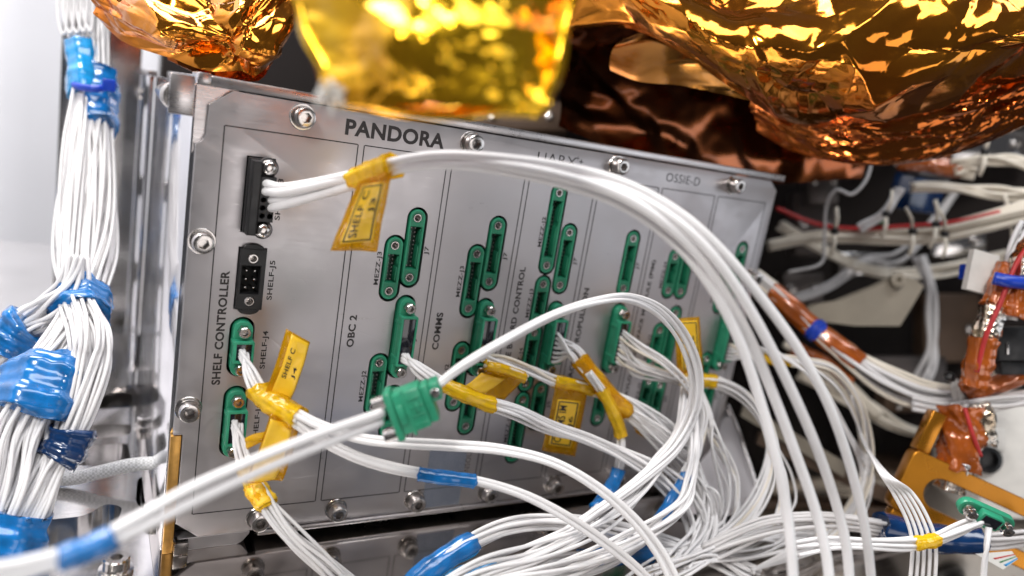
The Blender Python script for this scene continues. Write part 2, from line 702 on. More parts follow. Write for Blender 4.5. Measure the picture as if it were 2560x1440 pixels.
def flag(parent, corners, border, lines, curl=0.0, wob=0.25, seed=0, part='label_flag', film_mat='kapton_film', frame=True):
    """paper label between two layers of amber film, with its printed frame and letters"""
    P = Patch(*pts(corners), curl=curl, wob=wob, seed=seed)
    V, F = P.sheet()
    f = obj(part, mesh(part, V, F, film_mat, True, None), parent)
    u0, u1, v0, v1 = border
    V, F = P.sheet(u0, u1, v0, v1, 0.22, 0.10)
    obj('paper_label', mesh('paper_label', V, F, 'label_paper', True, None), f)
    if frame:
        V, F = [], []
        eu, ev = 0.035, 0.016
        a0, a1, b0, b1 = u0 + 0.05, u1 - 0.05, v0 + 0.02, v1 - 0.02
        for q in ((a0, a1, b0, b0 + ev), (a0, a1, b1 - ev, b1), (a0, a0 + eu, b0, b1), (a1 - eu, a1, b0, b1)):
            v_, f_2 = P.sheet(*q, 0.30, 0.04)
            k = len(V)
            V += v_
            F += [tuple(i + k for i in ff) for ff in f_2]
        obj('printed_frame', mesh('printed_frame', V, F, 'ink', True, None), f)
    for (t, a, b, c, d, turn) in lines:
        V, F = P.text(t, a, b, c, d, 0.012, 0.31, turn)
        obj('lettering', mesh('lettering', V, F, 'ink', False), f)
    return P


# ================================================================== the deck and the surroundings
def cut(base, cutter_me):
    """subtract a mesh from an object and keep plain mesh data"""
    co = bpy.data.objects.new('cutter', cutter_me)
    col.objects.link(co)
    m = base.modifiers.new('cut', 'BOOLEAN')
    m.operation = 'DIFFERENCE'
    m.solver = 'EXACT'
    m.use_self = True
    m.object = co
    dg = bpy.context.evaluated_depsgraph_get()
    me = bpy.data.meshes.new_from_object(base.evaluated_get(dg))
    base.modifiers.clear()
    old = base.data
    base.data = me
    me.name = old.name
    bpy.data.objects.remove(co)
    smooth(me, True, 30)


def rounded(P, rad, n=5):
    """round the corners of a polygon"""
    out = []
    m = len(P)
    for i in range(m):
        a, b, c = (np.array(P[(i + k) % m][:2], float) for k in (-1, 0, 1))
        d1, d2 = a - b, c - b
        r = min(rad, np.linalg.norm(d1) * 0.45, np.linalg.norm(d2) * 0.45)
        p, q = b + d1 / np.linalg.norm(d1) * r, b + d2 / np.linalg.norm(d2) * r
        for k in range(n + 1):
            t = k / n
            out.append(tuple(p * (1 - t) ** 2 + 2 * b * t * (1 - t) + q * t * t))
    return out


def deck_px(P):
    return [tuple(on_z(x, y, DECK_Z)[:2]) for x, y in P]


# the polished deck that carries everything; pockets milled into it on the left
MB().box(-9.9, 620, -160, 420, DECK_Z - 9, DECK_Z).build('deck', 'deck_aluminium', None, kind='structure')
deck = MB().box(-200, -10.0, -160, 420, DECK_Z - 9, DECK_Z).build('milled_deck', 'milled_aluminium', None, kind='structure')
mb = MB()
for P, rad in (([(24, 1352), (110, 1300), (215, 1290), (262, 1258), (308, 1266), (292, 1308), (225, 1352), (150, 1402), (20, 1440)], 4),
               ([(196, 1120), (318, 1105), (330, 1158), (186, 1166)], 4),
               ([(222, 1062), (330, 1060), (326, 1088), (214, 1098)], 3),
               ([(240, 985), (372, 975), (366, 1016), (236, 1024)], 4),
               ([(345, 1192), (402, 1180), (420, 1262), (384, 1290), (338, 1260)], 4),
               ([(60, 1120), (150, 1105), (140, 1160), (40, 1170)], 4)):
    mb.prism(rounded(deck_px(P), rad), DECK_Z - 7.5, DECK_Z + 3)
cut(deck, mb.me('cutter', 'milled_aluminium'))
# raised ribs of the deck on the left, bolts and a threaded insert
rib = MB()
for P, z in (([(150, 1010), (300, 930), (420, 925), (420, 958), (312, 962), (160, 1044)], 5),
             ([(262, 815), (440, 812), (440, 834), (262, 838)], 9)):
    q = [tuple(on_z(x, y, DECK_Z + z)[:2]) for x, y in P]
    rib.prism(rounded(q, 3), DECK_Z + 0.02, DECK_Z + z)
rib.build('deck_rib', 'milled_aluminium', deck)
for i, (x, y) in enumerate(((290, 1428), (366, 1066), (388, 1292))):
    c = on_z(x, y, DECK_Z)
    b = MB()
    b.lathe([(4.4, 0.02), (4.4, 1.0), (3.4, 1.2), (3.4, 4.0), (3.0, 4.4), (1.7, 4.4), (1.6, 2.0)], 28, tuple(c),
            shape={5: hexr, 6: hexr})
    b.build('deck_bolt', 'steel', deck)
c = on_z(80, 1285, DECK_Z)
mb = MB()
for k in range(5):
    mb.lathe([(5.0, 0.02 + k * 0.9), (5.4, 0.3 + k * 0.9), (5.4, 0.6 + k * 0.9), (5.0, 0.88 + k * 0.9)], 28, tuple(c))
mb.build('threaded_insert', 'steel_dark', deck)

# backdrop on the left: white curtain, and the dark inside of the spacecraft on the right
V, F = [], []
cp = resample(np.array([(160, 900, 0), (-200, 905, 0), (-480, 840, 0), (-640, 600, 0), (-690, 250, 0), (-700, -150, 0)], float), 16)  # left sweep is out of view, added so the side plate mirrors white
nx = len(cp) - 1
for i in range(nx + 1):
    for z in (-700, 190, 900):
        V.append((cp[i][0] + 5 * math.sin(i * 0.9), cp[i][1] + 7 * math.sin(i * 0.9) + 5 * math.sin(i * 0.37), z))
for i in range(nx):
    for k in range(2):
        a = i * 3 + k
        F.append((a, a + 3, a + 4, a + 1))
obj('curtain', mesh('curtain', V, F, 'curtain_white', True, None), kind='structure')
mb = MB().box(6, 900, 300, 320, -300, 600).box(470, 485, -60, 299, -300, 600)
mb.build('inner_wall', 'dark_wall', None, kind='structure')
MB().box(135, 905, 5, 320, 232, 246).build('shade_slab', 'dark_wall', None, kind='structure')  # unseen slab, added to keep overhead light off the right side

# slotted grey plate behind the left harness
a0, a1 = deep(126, 760, 345), deep(292, -60, 345)
xs0, xs1, zs0, zs1, yy = a0[0], a1[0] + 12, DECK_Z, a1[2] + 20, a0[1] + 15
slots = []
for k in range(4):
    zt = zs1 - 32 - k * 47
    slots.append(stadium(5.5, zt - 26, zt, xs0 + 13))
V, F = plate([[(xs0, zs0), (xs1, zs0), (xs1, zs1), (xs0, zs1)]] + slots, -4, 0, 0.4)
V = [(v[0], yy - v[2], v[1]) for v in V]
obj('slotted_plate', mesh('slotted_plate', V, F, 'milled_aluminium'), None,
    label='tall grey metal plate with long slots behind the left white harness', cat='plate')

# ================================================================== the electronics box
box = thing('electronics_box', 'grey aluminium electronics box with engraved front panel full of green connectors', 'electronics',
            (102, 60, DECK_Z))
PITCH = 28.15
HEAD = []        # x, z low hole, z high hole, out
for k in range(7 - 1):
    x = 57.1 + PITCH * k
    m = x - 6.05
    HEAD.append((x, 73.9, 92.6))                       # upper right header of each column
    HEAD.append((x, 44.2, 65.0))                       # the one that carries a plug
    HEAD.append((x, 22.6, 35.2))
    if k == 0:
        HEAD += [(m, 69.3, 83.6), (m, 31.2, 45.9)]
    elif k == 1:
        HEAD += [(m, 64.5, 82.8), (m, 31.6, 50.0)]
    elif k == 2:
        HEAD += [(m - .9, 80.6, 105.6), (m - .9, 60.2, 73.9), (m - .9, 37.5, 56.4), (m - .9, 10.1, 31.4)]
    elif k == 4:
        HEAD += [(m - .3, 74.0, 87.3), (m - .3, 44.0, 58.0), (m - .3, 26.0, 37.0)]
    elif k == 5:
        HEAD += [(m, 68.7, 82.0), (m, 30.0, 46.0)]

outline = [(-6.6, 25.2), (-6.6, 106.3), (-5.2, 107.2), (-4.3, 109.0), (-4.1, 116.6), (1.4, 121.0), (205.0, 121.0), (209.4, 117.5),
           (209.4, -4.0), (206.0, -7.6), (2.0, -7.6), (-4.2, -2.6), (-4.2, 25.2)]
V, F = plate([outline], -2.0, 0.0, 0.18)
panel = obj('front_panel', mesh('front_panel', panel_space(V), F, 'panel_aluminium'), box)
mb = MB()
for (x, z0, z1) in HEAD:
    mb.prism(stadium(3.38, z0, z1, x), -3, 1)
for (z0, z1) in ((45.8, 56.8), (20.9, 36.2)):
    mb.prism(stadium(3.38, z0, z1, 9.1), -3, 1)
mb.box(6.2, 13.8, 62.4, 80.2, -3, 1)
mb.box(6.2, 13.8, 84.2, 105.0, -3, 1)
cut(panel, mesh('cutter', panel_space(mb.V), mb.F, 'black_void'))

MB().box(-4.0, 208.5, -7.4, 120.8, -130, -4.6).build('box_body', 'black_void', box, panel=True)
MB().box(-4.0, 212.2, 121.35, 123.9, -130, 0.35, 0.3).build('top_rail', 'rail_aluminium', box, panel=True)
MB().box(-7.2, -4.03, 121.35, 124.3, -14, 0.5, 0.35).build('corner_block', 'rail_aluminium', box, panel=True)
V, F = plate([[(-7.2, 103.5), (3.2, 121.3), (-7.2, 121.3)]], -4.4, -2.1, 0.1)
obj('corner_gusset', mesh('corner_gusset', panel_space(V), F, 'rail_aluminium'), box)
MB().box(19.0, 212.0, -9.4, -7.85, -130, 0.6, 0.3).build('bottom_rail', 'rail_aluminium', box, panel=True)
V, F = plate([rounded([(-4.0, -11.95), (14.5, -11.95), (17.5, -7.85), (-4.0, -7.85)], 1.5)], -40, -0.4, 0.2)
obj('foot', mesh('foot', panel_space(V), F, 'panel_aluminium'), box)
MB().box(180, 208, -11.95, -9.45, -110, -3, 0.2).build('foot', 'rail_aluminium', box, panel=True)
MB().box(20, 179, -11.6, -9.5, -110, -9, 0.0).build('underside', 'black_void', box, panel=True)
# the polished left side; the amber foil's reflection is coloured into its front edge
MB().box(-7.6, -4.25, -11.95, 121.2, -135, -2.3, 0.25).build('side_plate', 'polished_side', box, panel=True)
MB().box(-7.2, -4.45, -11.9, 25.0, -2.2, 0.1, 0.2).build('side_edge', 'edge_reflection', box, panel=True)
MB().box(-4.4, -0.5, -11.95, -8.0, -2.0, 2.0, 0.2).build('edge_stop', 'steel_dark', box, panel=True)
# the polished wall that carries on behind the box
PW = thing('polished_wall', 'mirror polished metal wall running back from the left side of the box', 'wall', (-9, 280, DECK_Z))
MB().box(-9.6, -7.9, 140, 520, DECK_Z + .02, 121.0, .3).build('polished_sheet', 'polished_side', PW)
MB().box(-10.6, -7.0, 140, 520, 121.05, 123.2, .3).build('top_strip', 'rail_aluminium', PW)
for y_ in (190, 260, 330, 400):
    MB().lathe([(2.6, 0), (2.6, 1.2), (2.0, 1.8), (1.0, 2.0)], 20, (-9.62, y_, 112), ((0, 1, 0), (0, 0, 1), (-1, 0, 0))).build('wall_screw', 'steel', PW)
# threaded guide pin on the corner, pointing back along the side
gp = MB()
prof = [(0.6, 0)]
for k in range(8):
    prof += [(3.4, 0.2 + k * 0.9), (2.9, 0.55 + k * 0.9)]
prof += [(3.6, 8), (3.6, 11), (3.1, 12), (3.1, 24), (2.6, 25), (2.6, 38), (1.9, 39), (1.9, 52), (0.9, 55)]
gp.lathe(prof, 24, (-11.3, 2.0, 117.2), ((1, 0, 0), (0, 0, 1), (0, 1, 0)))
gp.build('guide_pin', 'steel', box)
MB().box(-13.5, -7.65, 0.6, 2.0, 113.0, 123.0, 0.3).build('pin_lug', 'rail_aluminium', box)

# socket head screws of the panel: head, lock washer, washer
hm = MB().lathe([(2.75, 1.35), (2.75, 3.9), (2.55, 4.3), (2.25, 4.4), (1.5, 4.4), (1.42, 4.2), (1.38, 1.9)], 36,
                shape={4: hexr, 5: hexr, 6: hexr}).me('panel_screw', 'steel', panel=True)
lm = MB().lathe([(2.95, 0.62), (3.05, 0.7), (3.05, 1.25), (2.95, 1.34), (1.6, 1.34)], 30).me('lock_washer', 'steel_dark', panel=True)
wm = MB().lathe([(3.6, 0.02), (3.6, 0.45), (3.45, 0.6), (1.6, 0.6)], 32).me('washer', 'steel', panel=True)
for i, (x, z) in enumerate(((19.6, 117.2), (71.0, 117.4), (127.8, 117.4), (184.6, 117.0), (-3.3, 81.0), (-3.3, 33.2), (18.8, -3.4), (42.9, -3.4),
                            (70.0, -3.4), (98.0, -3.4), (126.4, -3.4), (156.0, -3.4), (184.6, -3.4), (206.2, 81.5), (206.2, 33.5))):
    s = obj('panel_screw', hm, box, (x, 0, z))
    s.rotation_euler = (0, random.Random(i).uniform(0, 1), 0)
    obj('lock_washer', lm, s)
    obj('washer', wm, s)

# engraved frames of the columns and the writing
FR = [(0, 35.93)] + [(37.75 + PITCH * k, 64.1 + PITCH * k) for k in range(6)]
EM = 0.045


def line(x0, x1, z0, z1):
    MB().box(x0, x1, z0, z1, 0.004, EM).build('engraved_line', 'ink', box, False, panel=True)


w = 0.16
for (a, b) in FR:
    line(a - w, a + w, 0.0, 112.0)
    line(b - w, b + w, 0.0, 112.0)
    line(a + w + .01, b - w - .01, -w, w)
    line(a + w + .01, b - w - .01, 112.0 - w, 112.0 + w)


def writing(s, x, z, length, cap, up=True, bold=0.0, mat='ink'):
    """engraved words; up: reading upwards with the baseline at x, else along x with the baseline at z"""
    V2, F = text2d(s, bold)
    if up:
        V = [(x - y * cap, z + q * length, EM) for q, y in V2]
    else:
        V = [(x + q * length, z + y * cap, EM) for q, y in V2]
    obj('lettering', mesh('lettering', panel_space(V), F, mat, False), box)


writing('PANDORA', 31.7, 114.15, 30.6, 4.6, False, 0.035)
writing('UARX', 95.6, 114.6, 15.4, 3.4, False, -0.004)
writing('+', 110.6, 117.2, 1.3, 1.3, False, 0)
writing('+', 112.0, 116.0, 1.7, 1.7, False, 0)
writing('OSSIE-D', 151.0, 114.7, 16.6, 3.1, False, -0.004)
writing('SHELF CONTROLLER', 4.5, 40.0, 33.2, 2.35, True, 0.034)
for t, z in (('SHELF-J3', 88.3), ('SHELF-J5', 65.3), ('SHELF-J4', 44.6), ('SHELF-J6', 22.2)):
    writing(t, 16.75, z, 11.5, 1.9, True, 0.022)
writing('OBC 2', 42.0, 51.2, 10.2, 2.3, True, 0.034)
writing('COMMS', 70.5, 50.3, 12.6, 2.3, True, 0.034)
writing('INTERFACE BOARD CONTROL', 98.4, 32.2, 47.3, 2.25, True, 0.034)
writing('ACS & PROPULSION', 126.3, 39.2, 34.2, 2.25, True, 0.034)
writing('PAYLOAD INTERFACE MODULE (PIM)', 154.7, 29.8, 55.6, 2.25, True, 0.034)
MEZ = {0: [('MEZZ-J3', 71.1), ('MEZZ-J2', 33.2)], 1: [('MEZZ-J3', 68.3), ('MEZZ-J2', 35.0)],
       2: [('MEZZ-J2', 86.8), ('MEZZ-J3', 61.9), ('MEZZ-J4', 40.6), ('MEZZ-J5', 15.4)],
       4: [('MEZZ-J4', 74.8), ('MEZZ-J2', 46.0), ('MEZZ-J3', 26.0)], 5: [('MEZZ-J2', 70.0)]}
for k in range(6):
    for t, z in MEZ.get(k, []):
        writing(t, 47.6 + PITCH * k - (0.6 if k == 2 else 0), z, 10.3, 1.85, True, 0.022)
    for t, z in (('J7', 81.4), ('J6', 53.0), ('J5', 27.8)):
        writing(t, 62.6 + PITCH * k, z, 2.7, 1.8, True, 0.022)
writing('CONSOLE', 89.4, 1.0, 12.6, 2.0, True, 0.0, 'ink_soft')
MB().box(73.2, 87.4, -7.0, 17.0, 0.06, 0.16).build('clear_tape', 'clear_film', box, panel=True)

# ------------------------------------------------------------------ connectors set into the panel
HC = {}


def header(x, z0, z1, mat='green_header'):
    L = round(z1 - z0, 1)
    if (L, mat) not in HC:
        h = L / 2
        bl = h - 2.75
        sp = [stadium(2.66, -h, h), circle(1.42, 0, h), circle(1.42, 0, -h), [(-1.75, -bl), (1.75, -bl), (1.75, bl), (-1.75, bl)]]
        V, F = plate(sp, -4.2, 0.15, 0.22)
        body = mesh('header_connector', panel_space(V), F, mat)
        fl = MB().box(-2.1, 2.1, -bl - .4, bl + .4, -4.4, -3.1).me('socket_floor', 'green_dark', panel=True)
        wl = MB()
        wl.box(-1.74, -1.3, -bl * .82, bl * .82, -3.0, -0.25, 0.08)
        wl.box(1.3, 1.74, -bl * .9, bl * .1, -3.0, -0.25, 0.08)
        wl.box(1.45, 1.74, bl * .28, bl * .9, -3.0, -0.25, 0.08)
        wl = wl.me('socket_wall', mat, panel=True)
        pn = MB()
        n = max(3, int(2 * bl / 1.25))
        for r_2 in (-0.62, 0.62):
            for k in range(n):
                zz = -bl + (k + .5) * 2 * bl / n
                pn.box(r_2 - .16, r_2 + .16, zz - .16, zz + .16, -3.05, -2.2)
        pn = pn.me('contact_pins', 'steel_dark', panel=True)
        ins = MB()
        pr = [(1.40, -4.0), (1.40, -0.05), (1.28, 0.12), (1.0, 0.12)]
        for k in range(7):
            pr += [(0.92, 0.0 - k * .45), (1.06, -0.22 - k * .45)]
        ins.lathe(pr, 20)
        ins = ins.me('threaded_insert', 'steel', panel=True)
        rim = []
        V1, F1 = tube(np.array([(p[0], p[1], 0.12) for p in stadium(2.26, -h, h, n=14)] + [(2.26, h, 0.12)]), 0.16, 6)
        rim = mesh('rim', panel_space(V1), F1, 'green_plastic')
        HC[(L, mat)] = (body, fl, wl, pn, ins, rim)
    body, fl, wl, pn, ins, rim = HC[(L, mat)]
    o = obj('header_connector', body, box, (x, 0, (z0 + z1) / 2))
    obj('socket_floor', fl, o)
    obj('socket_wall', wl, o)
    obj('rim', rim, o)
    obj('contact_pins', pn, o, kind='stuff')
    for s in (-1, 1):
        obj('threaded_insert', ins, o, (0, 0, s * L / 2))


for q in HEAD:
    header(*q)
for q in ((9.1, 45.8, 56.8), (9.1, 20.9, 36.2)):
    header(*q)

# the free black header
V, F = plate([[(6.45, 62.65), (13.55, 62.65), (13.55, 79.95), (6.45, 79.95)], circle(1.3, 10.0, 77.3), circle(1.3, 10.0, 65.1),
              [(7.3, 67.2), (12.2, 67.2), (12.2, 75.2), (7.3, 75.2)]], -3.5, 1.6, 0.25)
bh = obj('header_connector', mesh('header_connector', panel_space(V), F, 'black_plastic'), box, label='black two row header with free pins')
MB().box(7.0, 12.6, 66.9, 75.5, -3.4, -2.6).build('socket_floor', 'black_void', bh, panel=True)
for z, s in ((79.9, 1), (62.7, -1)):
    V, F = plate([[(10 + 2.9 * math.cos(a), z + s * 1.5 * math.sin(a)) for a in np.linspace(0, math.pi, 14)]], -1.5, 1.5, 0.2)
    obj('end_lobe', mesh('end_lobe', panel_space(V), F, 'black_plastic'), bh)
for z in (68.8, 71.2, 73.6):
    for x in (8.7, 10.9):
        MB().box(x - .25, x + .25, z - .25, z + .25, -2.7, 0.6, .05).build('contact_pin', 'steel', bh, panel=True)
for z in (77.3, 65.1):
    MB().lathe([(1.35, -3), (1.35, 1.6), (1.2, 1.8), (0.95, 1.8), (0.85, 0.9), (0.95, 0.6), (0.85, 0.3), (0.85, -1)], 22, (10.0, z, 0)) \
        .build('threaded_insert', 'steel', bh, panel=True)
# ================================================================== plugs and harnesses
def hexscrew(x, z, h0, h1, parent, r=1.75):
    b = MB()
    b.lathe([(r, h0), (r, h0 + (h1 - h0) * .45), (r * .95, h0 + (h1 - h0) * .5)], 6, (x, z, 0))
    b.lathe([(r * .93, h0 + (h1 - h0) * .5), (r * .93, h1 - .2), (r * .8, h1), (r * .52, h1), (r * .48, h1 - .2), (r * .46, h1 - 1.1)], 24, (x, z, 0),
            shape={3: hexr, 4: hexr, 5: hexr})
    return b.build('jackscrew', 'steel', parent, panel=True)


def plug(parent, x, z0, z1, top=5.4, mat='green_plastic'):
    """green cable plug: flange, raised block, black potting and two jackscrews"""
    h = (z1 - z0) / 2
    c = (z0 + z1) / 2
    bl = h - 2.3
    V, F = plate([stadium(2.62, z0, z1, x)], 0.25, 2.1, 0.2)
    p = obj('plug', mesh('plug', panel_space(V), F, mat), parent)
    sp = [[(x - 2.75, c - bl), (x + 2.75, c - bl), (x + 2.75, c + bl), (x - 2.75, c + bl)]]
    inn = [(x - 1.95, c - bl + .8), (x + 2.1, c - bl + .8), (x + 2.1, c + bl - .8), (x - 1.95, c + bl - .8)]
    V, F = plate([rounded(sp[0], .5, 3), inn], 2.12, top, 0.16)
    obj('plug_shell', mesh('plug_shell', panel_space(V), F, mat), p)
    mb2 = MB()
    for s in (-1, 1):
        mb2.box(x - 2.95, x - 2.5, c + s * bl * .7 - .5, c + s * bl * .7 + .5, 0.5, top - .8, .1)
    mb2.build('key_rib', mat, p, panel=True)
    MB().box(x - 1.94, x + 2.09, c - bl + .81, c + bl - .81, 2.2, top - .35, .15).build('potting', 'epoxy', p, panel=True)
    for z in (z0, z1):
        hexscrew(x, z, 2.12, 5.0, p)
    return p


def tape_flagless(parent, path, t0, t1, r, name='tape_wrap', mat='kapton_wrap', **kw):
    return sleeve(parent, path, t0, t1, r, mat, name, **kw)


def on_panel(x, z, h):
    return np.array([x, -h, z])


def px_of(p):
    c = CR @ (np.array(p) - CC)
    return FPX * c[0] / c[2] + 1280, FPX * c[1] / c[2] + 720


def st(x, z, h):
    q = px_of(on_panel(x, z, h))
    return (q[0], q[1], h)


# ---- power lead with black plug (SHELF-J3)
T = thing('power_lead', 'thick white four wire lead from the black plug arching across the whole panel', 'cable', (10, -4, 95))
V, F = plate([[(6.45, 84.5), (13.2, 84.5), (13.2, 104.7), (6.45, 104.7)]], 0.2, 3.0, .2)
p = obj('plug', mesh('plug', panel_space(V), F, 'black_plastic'), T)
V, F = plate([[(6.6, 84.7), (9.0, 84.7), (9.0, 104.5), (6.6, 104.5)]], 3.05, 7.4, .4)
obj('side_rail', mesh('side_rail', panel_space(V), F, 'black_plastic'), p)
V, F = plate([[(9.05, 88.6), (13.0, 88.6), (13.0, 100.6), (9.05, 100.6)]] +
             [circle(.72, xx, zz, 14) for xx in (10.1, 12.1) for zz in (90.2, 92.3, 94.5, 96.7, 98.9)], 3.05, 7.0, .15)
obj('contact_block', mesh('contact_block', panel_space(V), F, 'black_plastic'), p)
for z in (102.9, 86.2):
    V, F = plate([circle(2.6, 11.0, z, 24)], 3.05, 5.2, .2)
    obj('screw_boss', mesh('screw_boss', panel_space(V), F, 'black_plastic'), p)
    MB().lathe([(2.2, 5.25), (2.2, 5.9), (1.95, 6.6), (1.4, 7.1), (.8, 7.25), (.75, 6.4)], 28, (11.0, z, 0),
               shape={4: hexr, 5: hexr}).build('jackscrew', 'steel', p, panel=True)
HS = [5.5, 22, 36, 44, 52, 60, 68, 76, 82, 87, 92, 97, 101, 105, 109]
STR = [[(720, 466), (890, 432), (985, 403), (1090, 388), (1220, 394), (1400, 417), (1560, 458), (1700, 532), (1805, 625), (1905, 745), (2000, 880), (2075, 1020), (2130, 1180), (2165, 1330), (2184, 1500)],
       [(720, 478), (890, 442), (985, 411), (1090, 396), (1220, 402), (1400, 429), (1560, 477), (1700, 562), (1800, 664), (1885, 792), (1965, 945), (2035, 1100), (2085, 1240), (2115, 1360), (2128, 1500)],
       [(720, 494), (890, 452), (985, 419), (1090, 404), (1220, 410), (1400, 442), (1560, 495), (1695, 586), (1788, 694), (1866, 828), (1932, 985), (1990, 1140), (2036, 1270), (2064, 1380), (2078, 1500)],
       [(720, 508), (890, 462), (985, 426), (1090, 412), (1220, 418), (1400, 455), (1560, 513), (1688, 608), (1776, 716), (1846, 846), (1900, 1000), (1942, 1150), (1968, 1280), (1980, 1390), (1986, 1500)]]
S0 = [st(10.1, 98.9, 6.0), st(10.1, 96.7, 6.0), st(12.1, 94.5, 6.0), st(12.1, 92.3, 6.0)]
for i, q in enumerate(STR):
    bundle(T, [S0[i]] + [(x, y + 2 * math.sin(3 * i + k), HS[k] + 8 + 1.2 * math.sin(2 * i + .7 * k)) for k, (x, y) in enumerate(q)],
           1, 1.18, .1, 60 + i, 0, jitter=0, sides=14)
pw = resample(np.array(pts([(x, y, h + 8) for (x, y), h in zip([(0.5 * (p[0] + q[0]), 0.5 * (p[1] + q[1])) for p, q in zip(STR[1], STR[2])], HS)])), 9)
sleeve(T, pw, 0.072, 0.143, 3.6, 'kapton_wrap', 'tape_wrap', 3, 0.8, amp=0.06)
flag(T, [(898, 452, 42), (982, 428, 48), (944, 628, 34), (826, 626, 32)], (0.16, 0.86, 0.08, 0.86),
     [('SHELF C', 0.30, 0.48, 0.16, 0.78, True), ('J3', 0.60, 0.76, 0.26, 0.44, True)], curl=1.2, wob=0.35, seed=2)

# ---- SHELF-J4 harness
T = thing('shelf_harness', 'white cable with upright yellow label and blue sleeve, plugged in above its twin', 'cable', (9, -4, 51))
plug(T, 9.1, 45.8, 56.8)
ss = [st(8.2 + (i % 3) * 0.9, 50.2 + (i // 3) * 0.9, 5.0) for i in range(8)]
p1, _ = bundle(T, [st(9.0, 51, 5), (624, 930, 12), (655, 985, 18), (700, 1018, 24), (752, 1050, 30)], 8, .56,
               [1.0, 1.5, 1.9, 2.0, 2.2], 7, 0.1, starts=ss, jitter=.1)
sleeve(T, p1, 0.46, 0.99, 3.5, 'kapton_wrap', 'tape_wrap', 5, 0.85)
p2, _ = bundle(T, [(735, 1030, 29), (800, 1062, 34), (900, 1096, 40), (1010, 1108, 45), (1120, 1114, 49), (1250, 1124, 54), (1380, 1155, 60), (1490, 1215, 66),
                   (1580, 1292, 72), (1650, 1380, 78), (1700, 1480, 84)], 4, .80, [1.3, 1.2, 1.1, 1.1, 1.1, 1.1, 1.1, 1.2, 1.3, 1.5, 1.6], 8, 0.2, jitter=.1, sides=10)
p3, _ = bundle(T, [(735, 1052, 29), (800, 1098, 34), (890, 1144, 40), (980, 1172, 44), (1080, 1190, 48), (1200, 1206, 52), (1310, 1240, 57), (1410, 1292, 62),
                   (1500, 1352, 67), (1590, 1424, 72), (1660, 1500, 76)], 4, .74, [1.3, 1.2, 1.0, 1.0, .95, .95, 1.1, 1.2, 1.3, 1.4, 1.5], 9, 0.2, jitter=.1, sides=10)
sleeve(T, p3, 0.375, 0.497, 1.95, 'blue_tape', 'blue_sleeve', 2, amp=.02)
flag(T, [(716, 822, 20), (776, 856, 20), (722, 1010, 22), (660, 985, 21)], (0.22, 0.97, 0.03, 0.95),
     [('SHELF C', 0.34, 0.52, 0.20, 0.66, True), ('J4', 0.68, 0.84, 0.44, 0.62, True)], curl=1.0, wob=0.2, seed=4, frame=False)

# ---- SHELF-J6 harness
T = thing('shelf_harness', 'white cable from the lowest left plug with two yellow wraps, hanging to the deck', 'cable', (9, -4, 28))
plug(T, 9.1, 20.9, 36.2)
ss = [st(8.0 + (i % 4) * 0.8, 29.0 + (i // 4) * 1.0, 5.0) for i in range(10)]
p1, _ = bundle(T, [st(9.0, 29, 5), (600, 1110, 10), (622, 1180, 15), (650, 1235, 20), (690, 1290, 24), (745, 1350, 28), (810, 1405, 31), (880, 1470, 34)],
               10, .56, [1.1, 1.5, 1.9, 2.2, 2.4, 2.7, 3.0, 3.3], 17, 0.25, starts=ss, jitter=.16)
sleeve(T, p1, 0.24, 0.52, 3.0, 'kapton_wrap', 'tape_wrap', 9, 0.8)
flag(T, [(676, 1030, 28), (748, 1064, 28), (706, 1204, 25), (612, 1206, 23)], (0.05, 0.78, 0.05, 0.97), [], curl=1.6, wob=0.4, seed=7, frame=False)
sleeve(T, p1, 0.38, 0.50, 3.2, 'label_paper', 'tape_wrap', 6, 0.8)
V, F = Patch(*pts([(612, 1096, 19), (690, 1068, 23), (700, 1090, 23), (618, 1122, 18)]), curl=.8, wob=.3, seed=3).sheet()
obj('tape_tail', mesh('tape_tail', V, F, 'kapton_wrap', True, None), T)

# ---- loose cable in front, with the mated pair of green plugs
T = thing('inline_cable', 'blurred white cable crossing the front with a floating green plug pair', 'cable', tuple(at(1040, 1010, 62)))
p1, _ = bundle(T, [(-60, 1452, 92), (60, 1428, 90), (190, 1385, 88), (330, 1322, 85), (480, 1248, 81), (640, 1178, 77), (800, 1110, 72), (955, 1048, 66)],
               2, 0.98, [1.5, 1.5, 1.3, 1.5, 2.1, 2.3, 2.3, 1.9], 3, 0.10, jitter=.08, sides=12)
sleeve(T, p1, 0.25, 0.385, 2.15, 'blue_tape', 'blue_sleeve', 2, amp=.02)
p2, _ = bundle(T, [(1095, 962, 62), (1160, 915, 61), (1260, 855, 59), (1380, 790, 56), (1480, 755, 53), (1570, 745, 50), (1650, 780, 46), (1708, 850, 42),
                   (1740, 940, 40), (1735, 1030, 41), (1690, 1120, 44), (1610, 1195, 48), (1510, 1268, 52), (1400, 1340, 54), (1280, 1410, 56), (1180, 1470, 58)],
               6, .62, [.7, .9, 1.0, 1.0, 1.1, 1.3, 1.6, 1.8, 1.9, 2.0, 2.1, 2.2, 2.3, 2.4, 2.6, 2.8], 23, 0.8, jitter=.3)
o = at(1040, 1010, 62)
ax = CR[0] * math.cos(.36) - CR[1] * math.sin(.36)           # towards upper right
bx = CR[0] * math.sin(.36) + CR[1] * math.cos(.36)           # downwards along the flange
cx = -CR[2] * .9 + bx * .2
cx /= np.linalg.norm(cx)


def loc(V):
    return [tuple(o + ax * v[0] + bx * v[1] + cx * v[2]) for v in V]


def lobj(mb_, name, mat, parent):
    return obj(name, mesh(name, loc(mb_.V), mb_.F, mat), parent)


